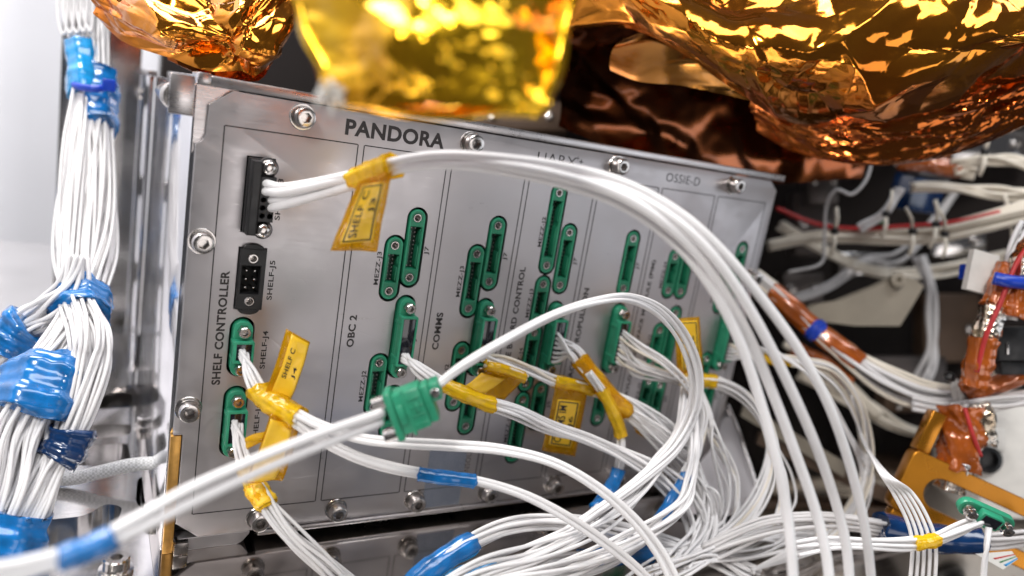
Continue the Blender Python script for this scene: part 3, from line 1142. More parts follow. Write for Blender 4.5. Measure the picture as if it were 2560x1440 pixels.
pg = lobj(MB().box(-4.4, 2.2, -4.4, 5.0, -2.9, 2.9, .45), 'plug', 'green_plastic', T)
lobj(MB().box(-6.2, -4.42, -5.4, 6.0, -3.1, 3.1, .5), 'flange', 'green_plastic', pg)
lobj(MB().box(2.22, 4.2, -4.0, 4.6, -2.5, 2.5, .4), 'plug_shell', 'green_plastic', pg)
lobj(MB().box(4.22, 6.6, -3.9, 0.3, -2.6, 2.6, .5), 'receptacle', 'green_plastic', pg)
lobj(MB().box(-2.2, -1.5, -4.9, 5.7, 1.6, 3.15, .2), 'key_rib', 'green_plastic', pg)
lobj(MB().box(0.2, 0.9, -1.2, 0.9, 2.6, 3.4, .2), 'key_rib', 'green_plastic', pg)
for y in (-2.6, -0.6, 1.4, 3.4):
    lobj(MB().box(-1.2, 2.0, y, y + .35, 2.92, 3.2, .1), 'grip_ridge', 'green_plastic', pg)
lobj(MB().box(-4.2, -2.6, -2.0, 2.6, 2.92, 3.5, .25), 'boss', 'green_plastic', pg)
lobj(MB().lathe([(1.1, 2.0), (1.1, 3.3), (.9, 3.5), (.5, 3.5), (.45, 2.8)], 18, (5.4, -1.8, 0), shape={3: hexr, 4: hexr}), 'screw', 'steel', pg)
for y in (-3.4, 4.3):
    m2 = MB().lathe([(1.45, -9.2), (1.45, -6.25), (1.2, -6.22)], 18, (0, y, 0.6), ((0, 1, 0), (0, 0, 1), (1, 0, 0)))
    lobj(m2, 'jackscrew', 'steel', pg)

# ---- OBC 2 harness
T = thing('obc_harness', 'white wire bundle from the second column plug with bright yellow wrap behind the floating plug', 'cable', (57, -4, 50))
plug(T, 57.1, 44.2, 65.0)
ss = [st(56.2 + (i % 3) * .8, 48.6 + (i // 3) * 1.0, 5.0) for i in range(9)]
p1, _ = bundle(T, [st(57, 50, 5), (1040, 915, 10), (1085, 945, 14), (1140, 975, 18), (1210, 1005, 21), (1290, 1030, 24), (1380, 1070, 27), (1470, 1098, 30),
                   (1560, 1135, 33), (1640, 1180, 36), (1700, 1240, 40), (1735, 1310, 44), (1725, 1380, 50), (1680, 1450, 58)],
               9, .58, [1.2, 1.5, 1.7, 1.8, 1.9, 2.2, 2.4, 2.5, 2.8, 3.2, 3.8, 4.2, 4.2, 4.0], 31, 0.9, starts=ss, jitter=.34, warm=.1)
sleeve(T, p1, 0.205, 0.335, 2.75, 'kapton_wrap', 'tape_wrap', 4, .85, amp=.08)

# ---- COMMS harness
T = thing('comms_harness', 'white wire bundle carrying the hanging COMMS IM label', 'cable', (85, -4, 50))
plug(T, 57.1 + PITCH, 44.2, 65.0)
ss = [st(84.4 + (i % 3) * .8, 48.4 + (i // 3) * 1.0, 5.0) for i in range(9)]
p1, _ = bundle(T, [st(85.3, 50, 5), (1262, 905, 9), (1320, 925, 12), (1385, 952, 14), (1460, 968, 15), (1530, 990, 17), (1610, 1030, 22), (1680, 1085, 28),
                   (1730, 1160, 34), (1762, 1250, 40), (1755, 1340, 48), (1700, 1420, 58)],
               9, .58, [1.2, 1.6, 1.9, 1.8, 1.8, 2.0, 2.3, 2.8, 3.2, 3.8, 4.0, 4.0], 37, 0.8, starts=ss, jitter=.36, warm=.1)
sleeve(T, p1, 0.275, 0.40, 2.7, 'kapton_wrap', 'tape_wrap', 4, .85)
flag(T, [(1388, 962, 16), (1470, 966, 16), (1438, 1142, 12), (1354, 1126, 11)], (0.14, 0.82, 0.20, 0.88),
     [('COMMS IM', 0.24, 0.46, 0.28, 0.82, True), ('J6', 0.56, 0.72, 0.42, 0.58, True)], curl=.4, wob=.12, seed=1)
V, F = Patch(*pts([(1175, 975, 12), (1220, 925, 12), (1318, 938, 12), (1262, 1000, 12)]), curl=.5, wob=.15, seed=5).sheet()
f2 = obj('label_flag', mesh('label_flag', V, F, 'kapton_film', True, None), T)
V, F = Patch(*pts([(1160, 968, 13), (1205, 932, 13), (1262, 948, 13), (1212, 985, 13)]), curl=.5, wob=.1, seed=5).sheet()
obj('paper_label', mesh('paper_label', V, F, 'label_paper', True, None), f2)
q, _ = bundle(T, [(1214, 912, 13), (1262, 925, 14), (1315, 945, 14.5)], 5, .55, 1.3, 3, .1, jitter=.1, mat='wire_warm')
sleeve(T, q, 0.02, 0.98, 2.1, 'kapton_wrap', 'tape_wrap', 8, .8, amp=.09)

# ---- interface board harness
T = thing('interface_harness', 'white wires fanning from the fourth column plug into a forked amber tape wrap', 'cable', (113, -4, 50))
plug(T, 57.1 + 2 * PITCH, 44.2, 65.0)
ss = [st(112.3 + (i % 2) * 1.4, 47.5 + (i // 2) * 1.75, 5.0) for i in range(18)]
p1, _ = bundle(T, [st(113.2, 54, 5), (1432, 880, 11), (1455, 908, 14), (1490, 950, 17), (1535, 1000, 20), (1585, 1042, 22), (1650, 1090, 26), (1710, 1150, 30),
                   (1750, 1230, 36), (1770, 1310, 44), (1740, 1400, 54)],
               13, .56, [3.4, 3.0, 2.7, 2.4, 2.4, 2.6, 2.6, 3.0, 3.6, 4.0, 4.2], 41, 0.2, starts=ss, jitter=.14)
sleeve(T, p1, 0.17, 0.475, 3.5, 'kapton_film', 'tape_wrap', 4, .9, ridges=5, amp=.05)
sleeve(T, p1, 0.18, 0.46, 3.35, 'kapton_wrap', 'tape_wrap', 14, .9, ridges=5, amp=.05)
p2, _ = bundle(T, [(1470, 930, 18), (1510, 985, 21), (1535, 1035, 23), (1552, 1085, 24), (1553, 1130, 26), (1545, 1180, 28), (1520, 1230, 32), (1480, 1285, 38),
                   (1420, 1340, 46)], 6, .56, [1.5, 1.6, 1.6, 1.6, 1.6, 1.6, 1.6, 1.6, 1.8], 43, .15, jitter=.1)
sleeve(T, p2, 0.10, 0.40, 2.5, 'kapton_wrap', 'tape_wrap', 5, .9)
sleeve(T, p2, 0.62, 0.86, 2.5, 'blue_tape', 'blue_sleeve', 6, amp=.03)
V, F = Patch(*pts([(1555, 1000, 14), (1600, 1040, 15), (1668, 1128, 18), (1590, 1082, 15)]), curl=.3, wob=.2, seed=9).sheet()
obj('tape_tail', mesh('tape_tail', V, F, 'kapton_film', True, None), T)

# ---- propulsion harness
T = thing('propulsion_harness', 'white wires from the fifth column plug with an upright J6 label, looping down right', 'cable', (141, -4, 50))
plug(T, 57.1 + 3 * PITCH, 44.2, 65.0)
ss = [st(140.6 + (i % 2) * 1.4, 47.5 + (i // 2) * 1.6, 5.0) for i in range(20)]
p1, _ = bundle(T, [st(141.4, 53, 5), (1590, 915, 11), (1650, 935, 15), (1720, 948, 18), (1800, 956, 20), (1860, 990, 22), (1908, 1050, 26), (1928, 1120, 30),
                   (1918, 1200, 36), (1880, 1280, 42), (1810, 1350, 50), (1720, 1405, 58), (1620, 1450, 64)],
               14, .52, [3.4, 2.8, 2.4, 2.3, 2.3, 2.4, 2.5, 2.4, 2.5, 2.8, 3.2, 3.6, 4.0], 51, 0.6, starts=ss, jitter=.3, warm=.15)
sleeve(T, p1, 0.235, 0.315, 3.0, 'kapton_wrap', 'tape_wrap', 5, .9)
flag(T, [(1686, 797, 24), (1748, 792, 24), (1758, 930, 19), (1692, 935, 19)], (0.18, 0.88, 0.05, 0.92),
     [('J6', 0.58, 0.74, 0.30, 0.46, True)], curl=.3, wob=.12, seed=8)
bundle(T, [st(141.4, 58, 5), (1600, 868, 14), (1660, 905, 20), (1720, 960, 26), (1760, 1030, 30), (1745, 1110, 33), (1715, 1190, 36), (1690, 1250, 40)],
       5, .5, [1.5, 1.6, 1.6, 1.8, 2, 2.2, 2.2, 2.2], 53, .3, jitter=.25, warm=.7)

# ---- last column harness
T = thing('ossie_harness', 'short pale wire bundle from the farthest green plug at the right panel edge', 'cable', (197, -4, 50))
plug(T, 57.1 + 5 * PITCH, 44.2, 65.0)
ss = [st(197.3 + (i % 2) * 1.4, 48 + (i // 2) * 1.5, 5.0) for i in range(10)]
p1, _ = bundle(T, [st(197.8, 53, 5), (1880, 885, 14), (1930, 898, 22), (2000, 905, 30), (2080, 925, 36), (2140, 1000, 40), (2165, 1100, 42), (2160, 1200, 46),
                   (2120, 1290, 52), (2050, 1360, 60)], 10, .5, [2.6, 2.2, 2.0, 2.0, 2.2, 2.6, 3, 3, 3, 3], 57, .3, starts=ss, jitter=.2, warm=.5)
sleeve(T, p1, 0.19, 0.30, 2.5, 'kapton_wrap', 'tape_wrap', 5, .9)

# ---- bundles lying low in front of the box
T = thing('sleeved_bundle', 'white bundle ending in a glossy dark blue sleeve at the bottom edge', 'cable', tuple(at(1100, 1400, 40)))
p1, _ = bundle(T, [(1010, 1480, 52), (1080, 1420, 50), (1170, 1362, 48), (1270, 1320, 45), (1380, 1305, 43), (1490, 1316, 42), (1590, 1338, 44), (1690, 1368, 47),
                   (1790, 1400, 52), (1880, 1450, 58)],
               12, .62, [2.2, 2.2, 2.3, 2.3, 2.3, 2.4, 2.6, 2.8, 3.2, 3.6], 61, .5, jitter=.26)
sleeve(T, p1, 0.0, 0.235, 3.3, 'blue_tape', 'blue_sleeve', 3, amp=.025)
T = thing('flat_bundle', 'wide white wire bundle over light blue tape along the bottom', 'cable', tuple(at(1400, 1390, 50)))
p1, _ = bundle(T, [(1080, 1490, 64), (1200, 1432, 62), (1320, 1395, 60), (1430, 1345, 57), (1520, 1290, 52), (1590, 1225, 47), (1650, 1150, 43), (1700, 1080, 36),
                   (1722, 955, 20)], 14, .55, [3.2, 3.2, 3.0, 2.8, 2.6, 2.4, 2.2, 2.0, 2.0], 63, .5, jitter=.32)
p2, _ = bundle(T, [(1180, 1480, 70), (1330, 1440, 68), (1480, 1395, 64), (1600, 1340, 60), (1700, 1270, 54), (1725, 1200, 48), (1740, 1110, 40), (1728, 955, 20)],
               9, .55, [2.6, 2.6, 2.4, 2.4, 2.2, 2.2, 2, 2], 67, .6, jitter=.38)
T2 = thing('taped_bundle', 'bundle wrapped in pale blue tape, resting under the white wires', 'cable', tuple(at(1300, 1420, 44)))
p3, _ = bundle(T2, [(1100, 1475, 48), (1200, 1432, 46), (1330, 1418, 45), (1450, 1400, 45), (1570, 1385, 46), (1680, 1380, 48), (1800, 1395, 50), (1900, 1430, 54)],
               8, .62, 2.4, 71, .3, jitter=.15)
sleeve(T2, p3, 0.02, 0.19, 3.5, 'blue_light', 'blue_sleeve', 3, amp=.04)
sleeve(T2, p3, 0.43, 0.66, 3.3, 'blue_tape', 'blue_sleeve', 5, amp=.05)
T = thing('slanted_sleeve_cable', 'cable with slanted blue sleeve among the white tangle', 'cable', tuple(at(1680, 1250, 40)))
p1, _ = bundle(T, [(1735, 955, 21), (1745, 1110, 34), (1712, 1195, 39), (1680, 1250, 42), (1645, 1308, 46), (1590, 1365, 50), (1510, 1410, 56), (1420, 1440, 60)],
               8, .55, [1.6, 1.7, 1.6, 1.6, 1.6, 1.9, 2.2, 2.4], 73, .2, jitter=.2)
sleeve(T, p1, 0.285, 0.57, 2.3, 'blue_tape', 'blue_sleeve', 2, amp=.04)

# ---- single wires of the tangle, lower right
rnd = random.Random(11)
T = thing('wire_tangle', 'loose white wires curling together at the lower right of the panel', 'wires', tuple(at(1720, 1380, 50)))
for i in range(16):
    a = rnd.uniform(-1, 1)
    b = rnd.uniform(-1, 1)
    k = rnd.uniform(0, 1)
    bundle(T, [(1562 + 8 * a, 1022 + 8 * b, 21), (1655 + 14 * a, 1096 + 26 * b, 29 + 3 * a), (1730 + 20 * a, 1170 + 30 * b, 35 + 4 * a),
               (1765 + 32 * k, 1265 + 30 * a, 40 + 5 * b), (1752 + 30 * k, 1340 + 20 * b, 46 + 5 * a), (1700 + 20 * a, 1400 + 15 * b, 52 + 4 * b),
               (1630 + 40 * b, 1450, 58)], 1, .5, .1, 100 + i, 0, jitter=0, warm=.08)
for i in range(12):
    a = rnd.uniform(-1, 1)
    b = rnd.uniform(-1, 1)
    bundle(T, [(1640 + 30 * a, 1430 + 12 * b, 58), (1760, 1392 + 22 * b, 55 + 4 * a), (1880, 1372 + 26 * a, 54 + 4 * b), (2000, 1352 + 30 * b, 54 + 4 * a),
               (2110, 1345 + 28 * a, 55), (2310 + 10 * a, 1355 + 8 * b, 62)], 1, .48, .1, 140 + i, 0, jitter=0)
for i in range(7):
    a = rnd.uniform(-1, 1)
    b = rnd.uniform(-1, 1)
    bundle(T, [(1848 + 5 * a, 868 + 15 * b, 5), (1950 + 10 * a, 885 + 8 * b, 26), (2060 + 25 * a, 960, 40 + 3 * b), (2130 + 22 * a, 1080, 43), (2165 + 25 * b, 1200, 46), (2120 + 30 * a, 1300, 52),
               (2010 + 40 * b, 1370 + 10 * a, 58), (1880, 1425, 62)], 1, .5, .1, 170 + i, 0, jitter=0)

for i in range(16):
    a, b, k = rnd.uniform(-1, 1), rnd.uniform(-1, 1), rnd.random()
    if i % 2:
        q = [(1735 + 10 * a, 958 + 8 * b, 20), (1760 + 20 * a, 1040, 27), (1770 + 40 * k, 1130 + 20 * b, 32 + 3 * a), (1790 + 60 * k, 1230 + 30 * a, 37), (1770 + 50 * k, 1330 + 20 * b, 44),
             (1690 + 60 * a, 1405 + 15 * b, 52), (1600 + 80 * b, 1470, 58)]
    else:
        q = [(1930 + 15 * a, 1110 + 40 * b, 31), (1950 + 40 * k, 1200 + 20 * a, 38), (1930 + 60 * k, 1290 + 20 * b, 45), (1850 + 70 * a, 1350 + 25 * b, 50), (1740 + 60 * b, 1400 + 15 * a, 55), (1650 + 80 * a, 1470, 60)]
    bundle(T, q, 1, .46, .1, 400 + i, 0, jitter=0, warm=.15)

# ---- wires to the small green plug at the right edge
T = thing('small_plug_cable', 'thin white wires with amber wrap leading to the small green plug at lower right', 'cable', tuple(deep(2470, 1290, 205)))
D = 205
p1, _ = bundle(T, [('d', 1990, 1372, 200), ('d', 2080, 1360, 200), ('d', 2170, 1358, 201), ('d', 2260, 1360, 202), ('d', 2330, 1352, 203), ('d', 2390, 1328, 204),
                   ('d', 2450, 1305, 205)], 6, .55, [2.2, 1.9, 1.8, 1.7, 1.5, 1.7, 1.5], 81, .3, jitter=.18)
sleeve(T, p1, 0.56, 0.72, 2.0, 'kapton_wrap', 'tape_wrap', 3, .9, ridges=9, amp=.07)
bundle(T, [('d', 2470, 1318, 204), ('d', 2466, 1360, 203), ('d', 2462, 1400, 203), ('d', 2458, 1480, 203)], 2, .6, .5, 82, .5, jitter=.1)
o = deep(2466, 1292, 206)
ax = CR[0] * math.cos(.42) + CR[1] * math.sin(.42)
bx = -CR[0] * math.sin(.42) + CR[1] * math.cos(.42)
cx = -CR[2] * .8 + bx * .45
cx /= np.linalg.norm(cx)
bx = np.cross(cx, ax)
V, F = plate([[(q[1], -q[0]) for q in stadium(2.6, -5.6, 5.6)]], -2.2, 0, .3)
pg = obj('plug', mesh('plug', loc(V), F, 'green_plastic'), T)
lobj(MB().box(-3.2, 3.2, -1.9, 2.4, .02, 2.6, .4), 'plug_shell', 'green_plastic', pg)
lobj(MB().box(-2.5, 2.5, -1.2, 1.9, 2.0, 2.75, .1), 'potting', 'epoxy', pg)
lobj(MB().box(-1.6, 1.6, -3.2, -2.1, -1.8, 1.2, .3), 'key_rib', 'green_plastic', pg)
for x in (-5.5, 5.5):
    m2 = MB().lathe([(1.75, .05), (1.75, 1.7), (1.6, 1.8), (1.6, 3.0), (1.4, 3.2), (.85, 3.2), (.8, 2.2)], 24, (x, 0, 0), shape={5: hexr, 6: hexr})
    lobj(m2, 'jackscrew', 'steel', pg)
T = thing('drooping_wires', 'four thin white wires hanging straight down past the navy sleeve', 'wires', tuple(deep(2300, 1250, 215)))
for i in range(5):
    bundle(T, [(2128 + 5 * i, 985 + 5 * i, 40), (2150 + 3 * i, 1085 + 5 * i, 43), ('d', 2190 + 6 * i, 1165 + 4 * i, 222), ('d', 2232 + 12 * i, 1232, 219), ('d', 2268 + 14 * i, 1305, 217),
               ('d', 2280 + 15 * i, 1370, 216), ('d', 2272 + 16 * i, 1480, 216)], 1, .55, .1, 190 + i, 0, jitter=0)
T = thing('navy_sleeve_cable', 'thick cable in a shiny navy blue sleeve crossing the gold bracket', 'cable', tuple(deep(2350, 1340, 245)))
p1, _ = bundle(T, [('d', 1760, 1380, 246), ('d', 1850, 1340, 246), ('d', 1940, 1310, 246), ('d', 2070, 1298, 246), ('d', 2200, 1315, 246), ('d', 2330, 1345, 247), ('d', 2450, 1352, 247), ('d', 2540, 1342, 247), ('d', 2640, 1330, 247)],
               9, .7, 3.0, 91, .2, jitter=.16, mat='wire_grey')
sleeve(T, p1, 0.50, 0.76, 4.6, 'blue_navy', 'blue_sleeve', 3, amp=.02)

# ================================================================== thick harness on the left
T = thing('main_harness', 'thick white wire harness with blue tape running down the left edge', 'cable', tuple(deep(60, 1300, 205)))
p1, _ = bundle(T, [('d', 215, -60, 300), ('d', 225, 80, 294), ('d', 238, 200, 287), ('d', 236, 320, 279), ('d', 222, 480, 268), ('d', 212, 620, 257), ('d', 208, 730, 246),
                   ('d', 196, 800, 236), ('d', 150, 900, 223), ('d', 100, 990, 212), ('d', 60, 1100, 207), ('d', 45, 1220, 203), ('d', 10, 1330, 199), ('d', -40, 1450, 196)],
               84, .62, [6.0, 5.8, 5.2, 5.8, 8.2, 8.6, 5.8, 5.6, 6.6, 7.4, 8.6, 8.6, 6.8, 6.4], 95, .5, jitter=.2, sides=6, per=7)
sleeve(T, p1, 0.150, 0.235, 7.9, 'blue_tape', 'blue_tape', 3, amp=.04)
sleeve(T, p1, 0.465, 0.535, 8.6, 'blue_tape', 'blue_tape', 4, amp=.05)
sleeve(T, p1, 0.655, 0.735, 11.4, 'blue_tape', 'blue_tape', 5, amp=.05)
sleeve(T, p1, 0.90, 1.0, 10.6, 'blue_tape', 'blue_tape', 7, amp=.04)
p2, _ = bundle(T, [('d', 178, -60, 296), ('d', 190, 40, 291), ('d', 204, 140, 285), ('d', 206, 240, 278), ('d', 200, 380, 268), ('d', 192, 560, 256), ('d', 190, 740, 242),
                   ('d', 222, 830, 222), ('d', 225, 900, 218), ('d', 205, 1000, 213), ('d', 172, 1100, 210), ('d', 130, 1170, 207), ('d', 92, 1260, 203), ('d', 40, 1360, 200)],
               44, .62, [5.6, 4.4, 3.2, 3.4, 5.4, 5.8, 4.8, 5.2, 5.2, 4.4, 3.8, 4.2, 4.6, 4.8], 96, .45, jitter=.22, sides=6, per=7)
sleeve(T, p2, 0.135, 0.235, 5.4, 'blue_light', 'blue_tape', 3, amp=.04)
sleeve(T, p2, 0.755, 0.83, 6.0, 'blue_navy', 'blue_tape', 3, amp=.04)
V, F = tube(resample(np.array([deep(182, 212, 276), deep(205, 218, 272), deep(245, 222, 272), deep(285, 212, 280)]), 6), 1.4, 10)
z_ = obj('cable_tie', mesh('cable_tie', V, F, 'blue_tie', True, None), T)
c = deep(272, 213, 273)
MB().box(c[0] - 2.2, c[0] + 2.2, c[1] - 2, c[1] + 2, c[2] - 2.2, c[2] + 2.2, .5).build('tie_head', 'blue_tie', z_)
for k in range(5):
    x = 150 + 16 * k
    bundle(T, [('d', x, -60, 286), ('d', x - 6, 20, 284), ('d', x + 2, 78 - 4 * k, 283), ('d', x + 16, 70, 283), ('d', x + 22, -60, 284)], 1, .62, .1, 230 + k, 0, jitter=0)
T = thing('side_harness', 'white sleeved branch with a dark blue wrap leaving the left edge', 'cable', tuple(deep(40, 850, 235)))
p1, _ = bundle(T, [('d', 190, 640, 240), ('d', 172, 720, 238), ('d', 120, 775, 236), ('d', 60, 822, 234), ('d', 10, 880, 232), ('d', -50, 960, 230)],
               20, .72, [3.4, 4.4, 5.0, 5.0, 4.8, 4.8], 97, .3, jitter=.2)
sleeve(T, p1, 0.56, 0.80, 7.6, 'blue_tape', 'blue_tape', 3, amp=.05)
T = thing('braided_cable', 'single cable in white braided sleeve lying across the milled deck', 'cable', tuple(on_z(300, 1190, DECK_Z)))
strip(T, [('d', 120, 1198, 236), ('d', 180, 1196, 238), ('d', 250, 1180, 240), ('d', 330, 1162, 243), ('d', 400, 1158, 246), ('d', 450, 1162, 250)], 2.2, 'braid', 'braided_sleeve', 16)
# ================================================================== insulation foil
def facets(U, W, n, rs):
    """piecewise flat folding: the difference of two polyhedral surfaces has sharp ridges and valleys"""
    lo = np.array([U.min() - .2, W.min() - .2])
    hi = np.array([U.max() + .2, W.max() + .2])
    cnt = max(6, int(n * (hi - lo).prod()))
    out = 0
    for s in (1, -1):
        P = rs.uniform(lo, hi, (cnt, 2))
        w0 = rs.uniform(0, .35 / n, cnt)
        best = np.full(U.shape, -1e9)
        for (x, y), q in zip(P, w0):
            best = np.maximum(best, 2 * (x * U + y * W) - x * x - y * y + q)
        out = out + s * best
    return (out - out.mean()) / (out.std() + 1e-9)


def creases(U, W, seed, octaves=((3, 1.0), (14, .40), (60, .13), (240, .035))):
    rs = np.random.RandomState(seed)
    wu = U + .05 * np.sin(5.1 * W + 2.3 * U + seed) + .012 * np.sin(17 * W + seed)
    wv = W + .05 * np.sin(4.3 * U - 2.9 * W + 2 * seed) + .012 * np.sin(19 * U - seed)
    return sum(am * facets(wu, wv, fr, rs) for fr, am in octaves)


def foil_sheet(bottom, top, mid, amp, seed, nu=150, nv=90, uscale=2.0, vscale=1.0, bulge=0.0, th=0.15, octaves=None):
    """sheet swept between a lower and an upper line (px, py, depth), bulging towards the camera in between"""
    B = resample(np.array([deep(*q) for q in bottom]), 24)
    T_ = resample(np.array([deep(*q) for q in top]), 24)
    M = resample(np.array([deep(*q) for q in mid]), 24) if mid else (B + T_) / 2

    def samp(P, u):
        x = u * (len(P) - 1)
        i = np.minimum(x.astype(int), len(P) - 2)
        w_ = (x - i)[..., None]
        return P[i] * (1 - w_) + P[i + 1] * w_
    u = np.linspace(0, 1, nu)
    v = np.linspace(0, 1, nv)
    U, W = np.meshgrid(u, v)
    b, m, t = samp(B, U), samp(M, U), samp(T_, U)
    w_ = W[..., None]
    S = b * (1 - w_) * (1 - 2 * w_) + m * 4 * w_ * (1 - w_) + t * w_ * (2 * w_ - 1)
    du = np.gradient(S, axis=1)
    dv = np.gradient(S, axis=0)
    N = np.cross(du, dv)
    N /= np.linalg.norm(N, axis=2)[..., None] + 1e-9
    H = creases(U * uscale, W * vscale, seed, octaves or ((3, 1.0), (14, .42), (60, .13), (240, .03)))
    H2 = creases(U * uscale + 5, W * vscale + 3, seed + 50, ((3, 1.0), (14, .3)))
    edge = np.minimum(1, W * 6 + .35)[..., None]
    S = S + N * (H[..., None] * amp + bulge * np.sin(math.pi * U)[..., None] * (1 - w_)) * edge + du / (np.linalg.norm(du, axis=2)[..., None] + 1e-9) * H2[..., None] * amp * .35
    V, F = [], []
    for s in (0, 1):
        V += list((S - N * th * s).reshape(-1, 3))
    n = nu * nv
    for j in range(nv - 1):
        for i in range(nu - 1):
            k = j * nu + i
            F.append((k, k + 1, k + nu + 1, k + nu))
            F.append((n + k, n + k + nu, n + k + nu + 1, n + k + 1))
    for i in range(nu - 1):
        F.append((i, n + i, n + i + 1, i + 1))
        k = (nv - 1) * nu + i
        F.append((k, k + 1, n + k + 1, n + k))
    for j in range(nv - 1):
        k = j * nu
        F.append((k, k + nu, n + k + nu, n + k))
        k = j * nu + nu - 1
        F.append((k, n + k, n + k + nu, k + nu))
    return V, F


def foil_obj(name, args, mat, parent=None, **kw):
    V, F = foil_sheet(*args[0], **args[1])
    return obj(name, mesh(name, V, F, mat, True, 24), parent, **kw)


# crumpled blanket, upper left
T = thing('foil_blanket', 'crumpled gold and copper foil blanket at the top left', 'foil', tuple(deep(480, 60, 232)))
foil_obj('outer_layer', (([(246, 48, 236), (300, 104, 232), (400, 150, 228), (500, 178, 226), (590, 192, 228), (650, 188, 232), (690, 120, 236), (722, 30, 240), (742, -60, 244)],
                          [(262, -110, 246), (320, -110, 240), (400, -110, 236), (480, -110, 234), (560, -110, 234), (620, -110, 236), (670, -110, 240), (720, -110, 244), (750, -110, 248)],
                          [(250, -20, 236), (305, 10, 226), (395, 30, 220), (490, 40, 217), (580, 48, 218), (640, 40, 222), (690, 10, 230), (724, -30, 238), (746, -80, 244)]),
                         dict(amp=3.0, seed=3, uscale=2.0, vscale=1.2, nu=220, nv=130, octaves=((3, 1.0), (12, .4), (50, .1), (200, .02)))), 'foil_gold', T)
foil_obj('copper_layer', (([(420, 160, 240), (500, 188, 238), (600, 204, 238), (660, 196, 240), (700, 120, 244), (730, 20, 248)],
                           [(420, -120, 250), (500, -120, 250), (600, -120, 250), (660, -120, 250), (710, -120, 252), (750, -120, 254)],
                           [(420, 30, 246), (500, 40, 244), (600, 46, 244), (660, 40, 246), (705, 0, 248), (740, -50, 250)]),
                          dict(amp=1.8, seed=9, uscale=1.6, vscale=1.2, nu=110, nv=60)), 'foil_amber', T)

# yellow film bag close to the camera, top centre
T = thing('film_bag', 'blurred bright yellow film bag hanging in front at the top centre', 'foil', tuple(deep(1100, 100, 118)))
foil_obj('front_film', (([(836, 258, 117), (960, 266, 113), (1090, 266, 111), (1220, 270, 112), (1356, 284, 116)],
                         [(700, -160, 124), (880, -160, 118), (1080, -160, 116), (1280, -160, 118), (1480, -160, 124)],
                         [(768, 50, 119), (920, 54, 111), (1090, 54, 108), (1260, 58, 111), (1420, 64, 119)]),
                        dict(amp=1.5, seed=21, uscale=1.2, vscale=1.0, nu=160, nv=110)), 'foil_yellow', T)
foil_obj('back_film', (([(834, 256, 118), (960, 268, 126), (1090, 270, 130), (1220, 272, 128), (1358, 286, 118)],
                        [(700, -160, 126), (880, -160, 140), (1080, -160, 144), (1280, -160, 140), (1480, -160, 126)],
                        [(766, 50, 121), (920, 54, 134), (1090, 54, 140), (1260, 58, 134), (1424, 64, 121)]),
                       dict(amp=1.0, seed=22, uscale=1.5, vscale=1.2, nu=90, nv=60)), 'foil_amber', T)
for (a, b, s) in (((728, -60, 119), (838, 262, 116), 1), ((1450, -60, 119), (1356, 288, 116), 2), ((838, 262, 116), (1356, 288, 115), 3)):
    P = np.array([deep(*(np.array(a) * (1 - t) + np.array(b) * t)) + np.array([math.sin(9 * t + s), 0, math.cos(7 * t)]) * .5 for t in np.linspace(0, 1, 24)])
    V, F = tube(P, 1.0, 10, lambda i, an: 1 + .25 * math.sin(3 * an + i * .4))
    obj('edge_seam', mesh('edge_seam', V, F, 'foil_yellow', True, None), T)
rr = random.Random(4)
c0 = deep(826, 235, 113)
V, F = [], []
for k in range(26):
    d = np.array([rr.gauss(0, 1), rr.gauss(0, 1), rr.gauss(0, 1)])
    d /= np.linalg.norm(d)
    v_, f_3 = tube(np.array([c0 + d * rr.uniform(0, 1.2), c0 + d * 2.0 + np.array([0, 0, rr.uniform(-1, .4)]), c0 + d * 2.6 + np.array([0, 0, rr.uniform(-2, .4)])]), .22, 5)
    n = len(V)
    V += v_
    F += [tuple(i + n for i in ff) for ff in f_3]
obj('tie_knot', mesh('tie_knot', V, F, 'white_plastic', True, None), T)

# large blanket, upper right, with a flat flap and the dark inner side
T = thing('foil_blanket', 'large crumpled amber foil blanket filling the top right', 'foil', tuple(deep(2050, 200, 262)))
foil_obj('outer_layer', (([(1436, 62, 268), (1560, 64, 256), (1690, 120, 248), (1800, 200, 250), (1900, 268, 258), (1990, 306, 266), (2100, 320, 266), (2250, 312, 262), (2400, 276, 255), (2520, 222, 248), (2640, 170, 242)],
                          [(1440, -140, 280), (1560, -140, 266), (1680, -140, 258), (1800, -140, 254), (1920, -140, 252), (2040, -140, 250), (2160, -140, 248), (2280, -140, 246), (2400, -140, 244), (2520, -140, 242), (2680, -140, 240)],
                          [(1470, -30, 262), (1590, -50, 246), (1700, 0, 236), (1810, 40, 230), (1920, 70, 228), (2030, 110, 230), (2150, 130, 228), (2270, 130, 224), (2400, 110, 220), (2520, 80, 218), (2660, 50, 216)]),
                         dict(amp=4.0, seed=35, uscale=2.0, vscale=1.1, nu=330, nv=170, octaves=((2, 1.0), (9, .36), (45, .07), (200, .018)))), 'foil_gold', T)
foil_obj('inner_layer', (([(1880, 330, 290), (1990, 388, 285), (2120, 410, 280), (2280, 408, 276), (2420, 372, 270), (2540, 320, 262), (2660, 260, 258)],
                          [(1800, 60, 262), (1940, 90, 256), (2080, 120, 252), (2240, 130, 248), (2400, 110, 244), (2540, 80, 240), (2680, 60, 238)],
                          [(1840, 210, 272), (1965, 262, 264), (2100, 290, 258), (2260, 292, 254), (2410, 262, 250), (2540, 220, 246), (2670, 180, 244)]),
                         dict(amp=1.7, seed=39, uscale=1.2, vscale=2.4, nu=220, nv=120, octaves=((4, .8), (18, .5), (70, .25), (260, .08)))), 'foil_amber', T)
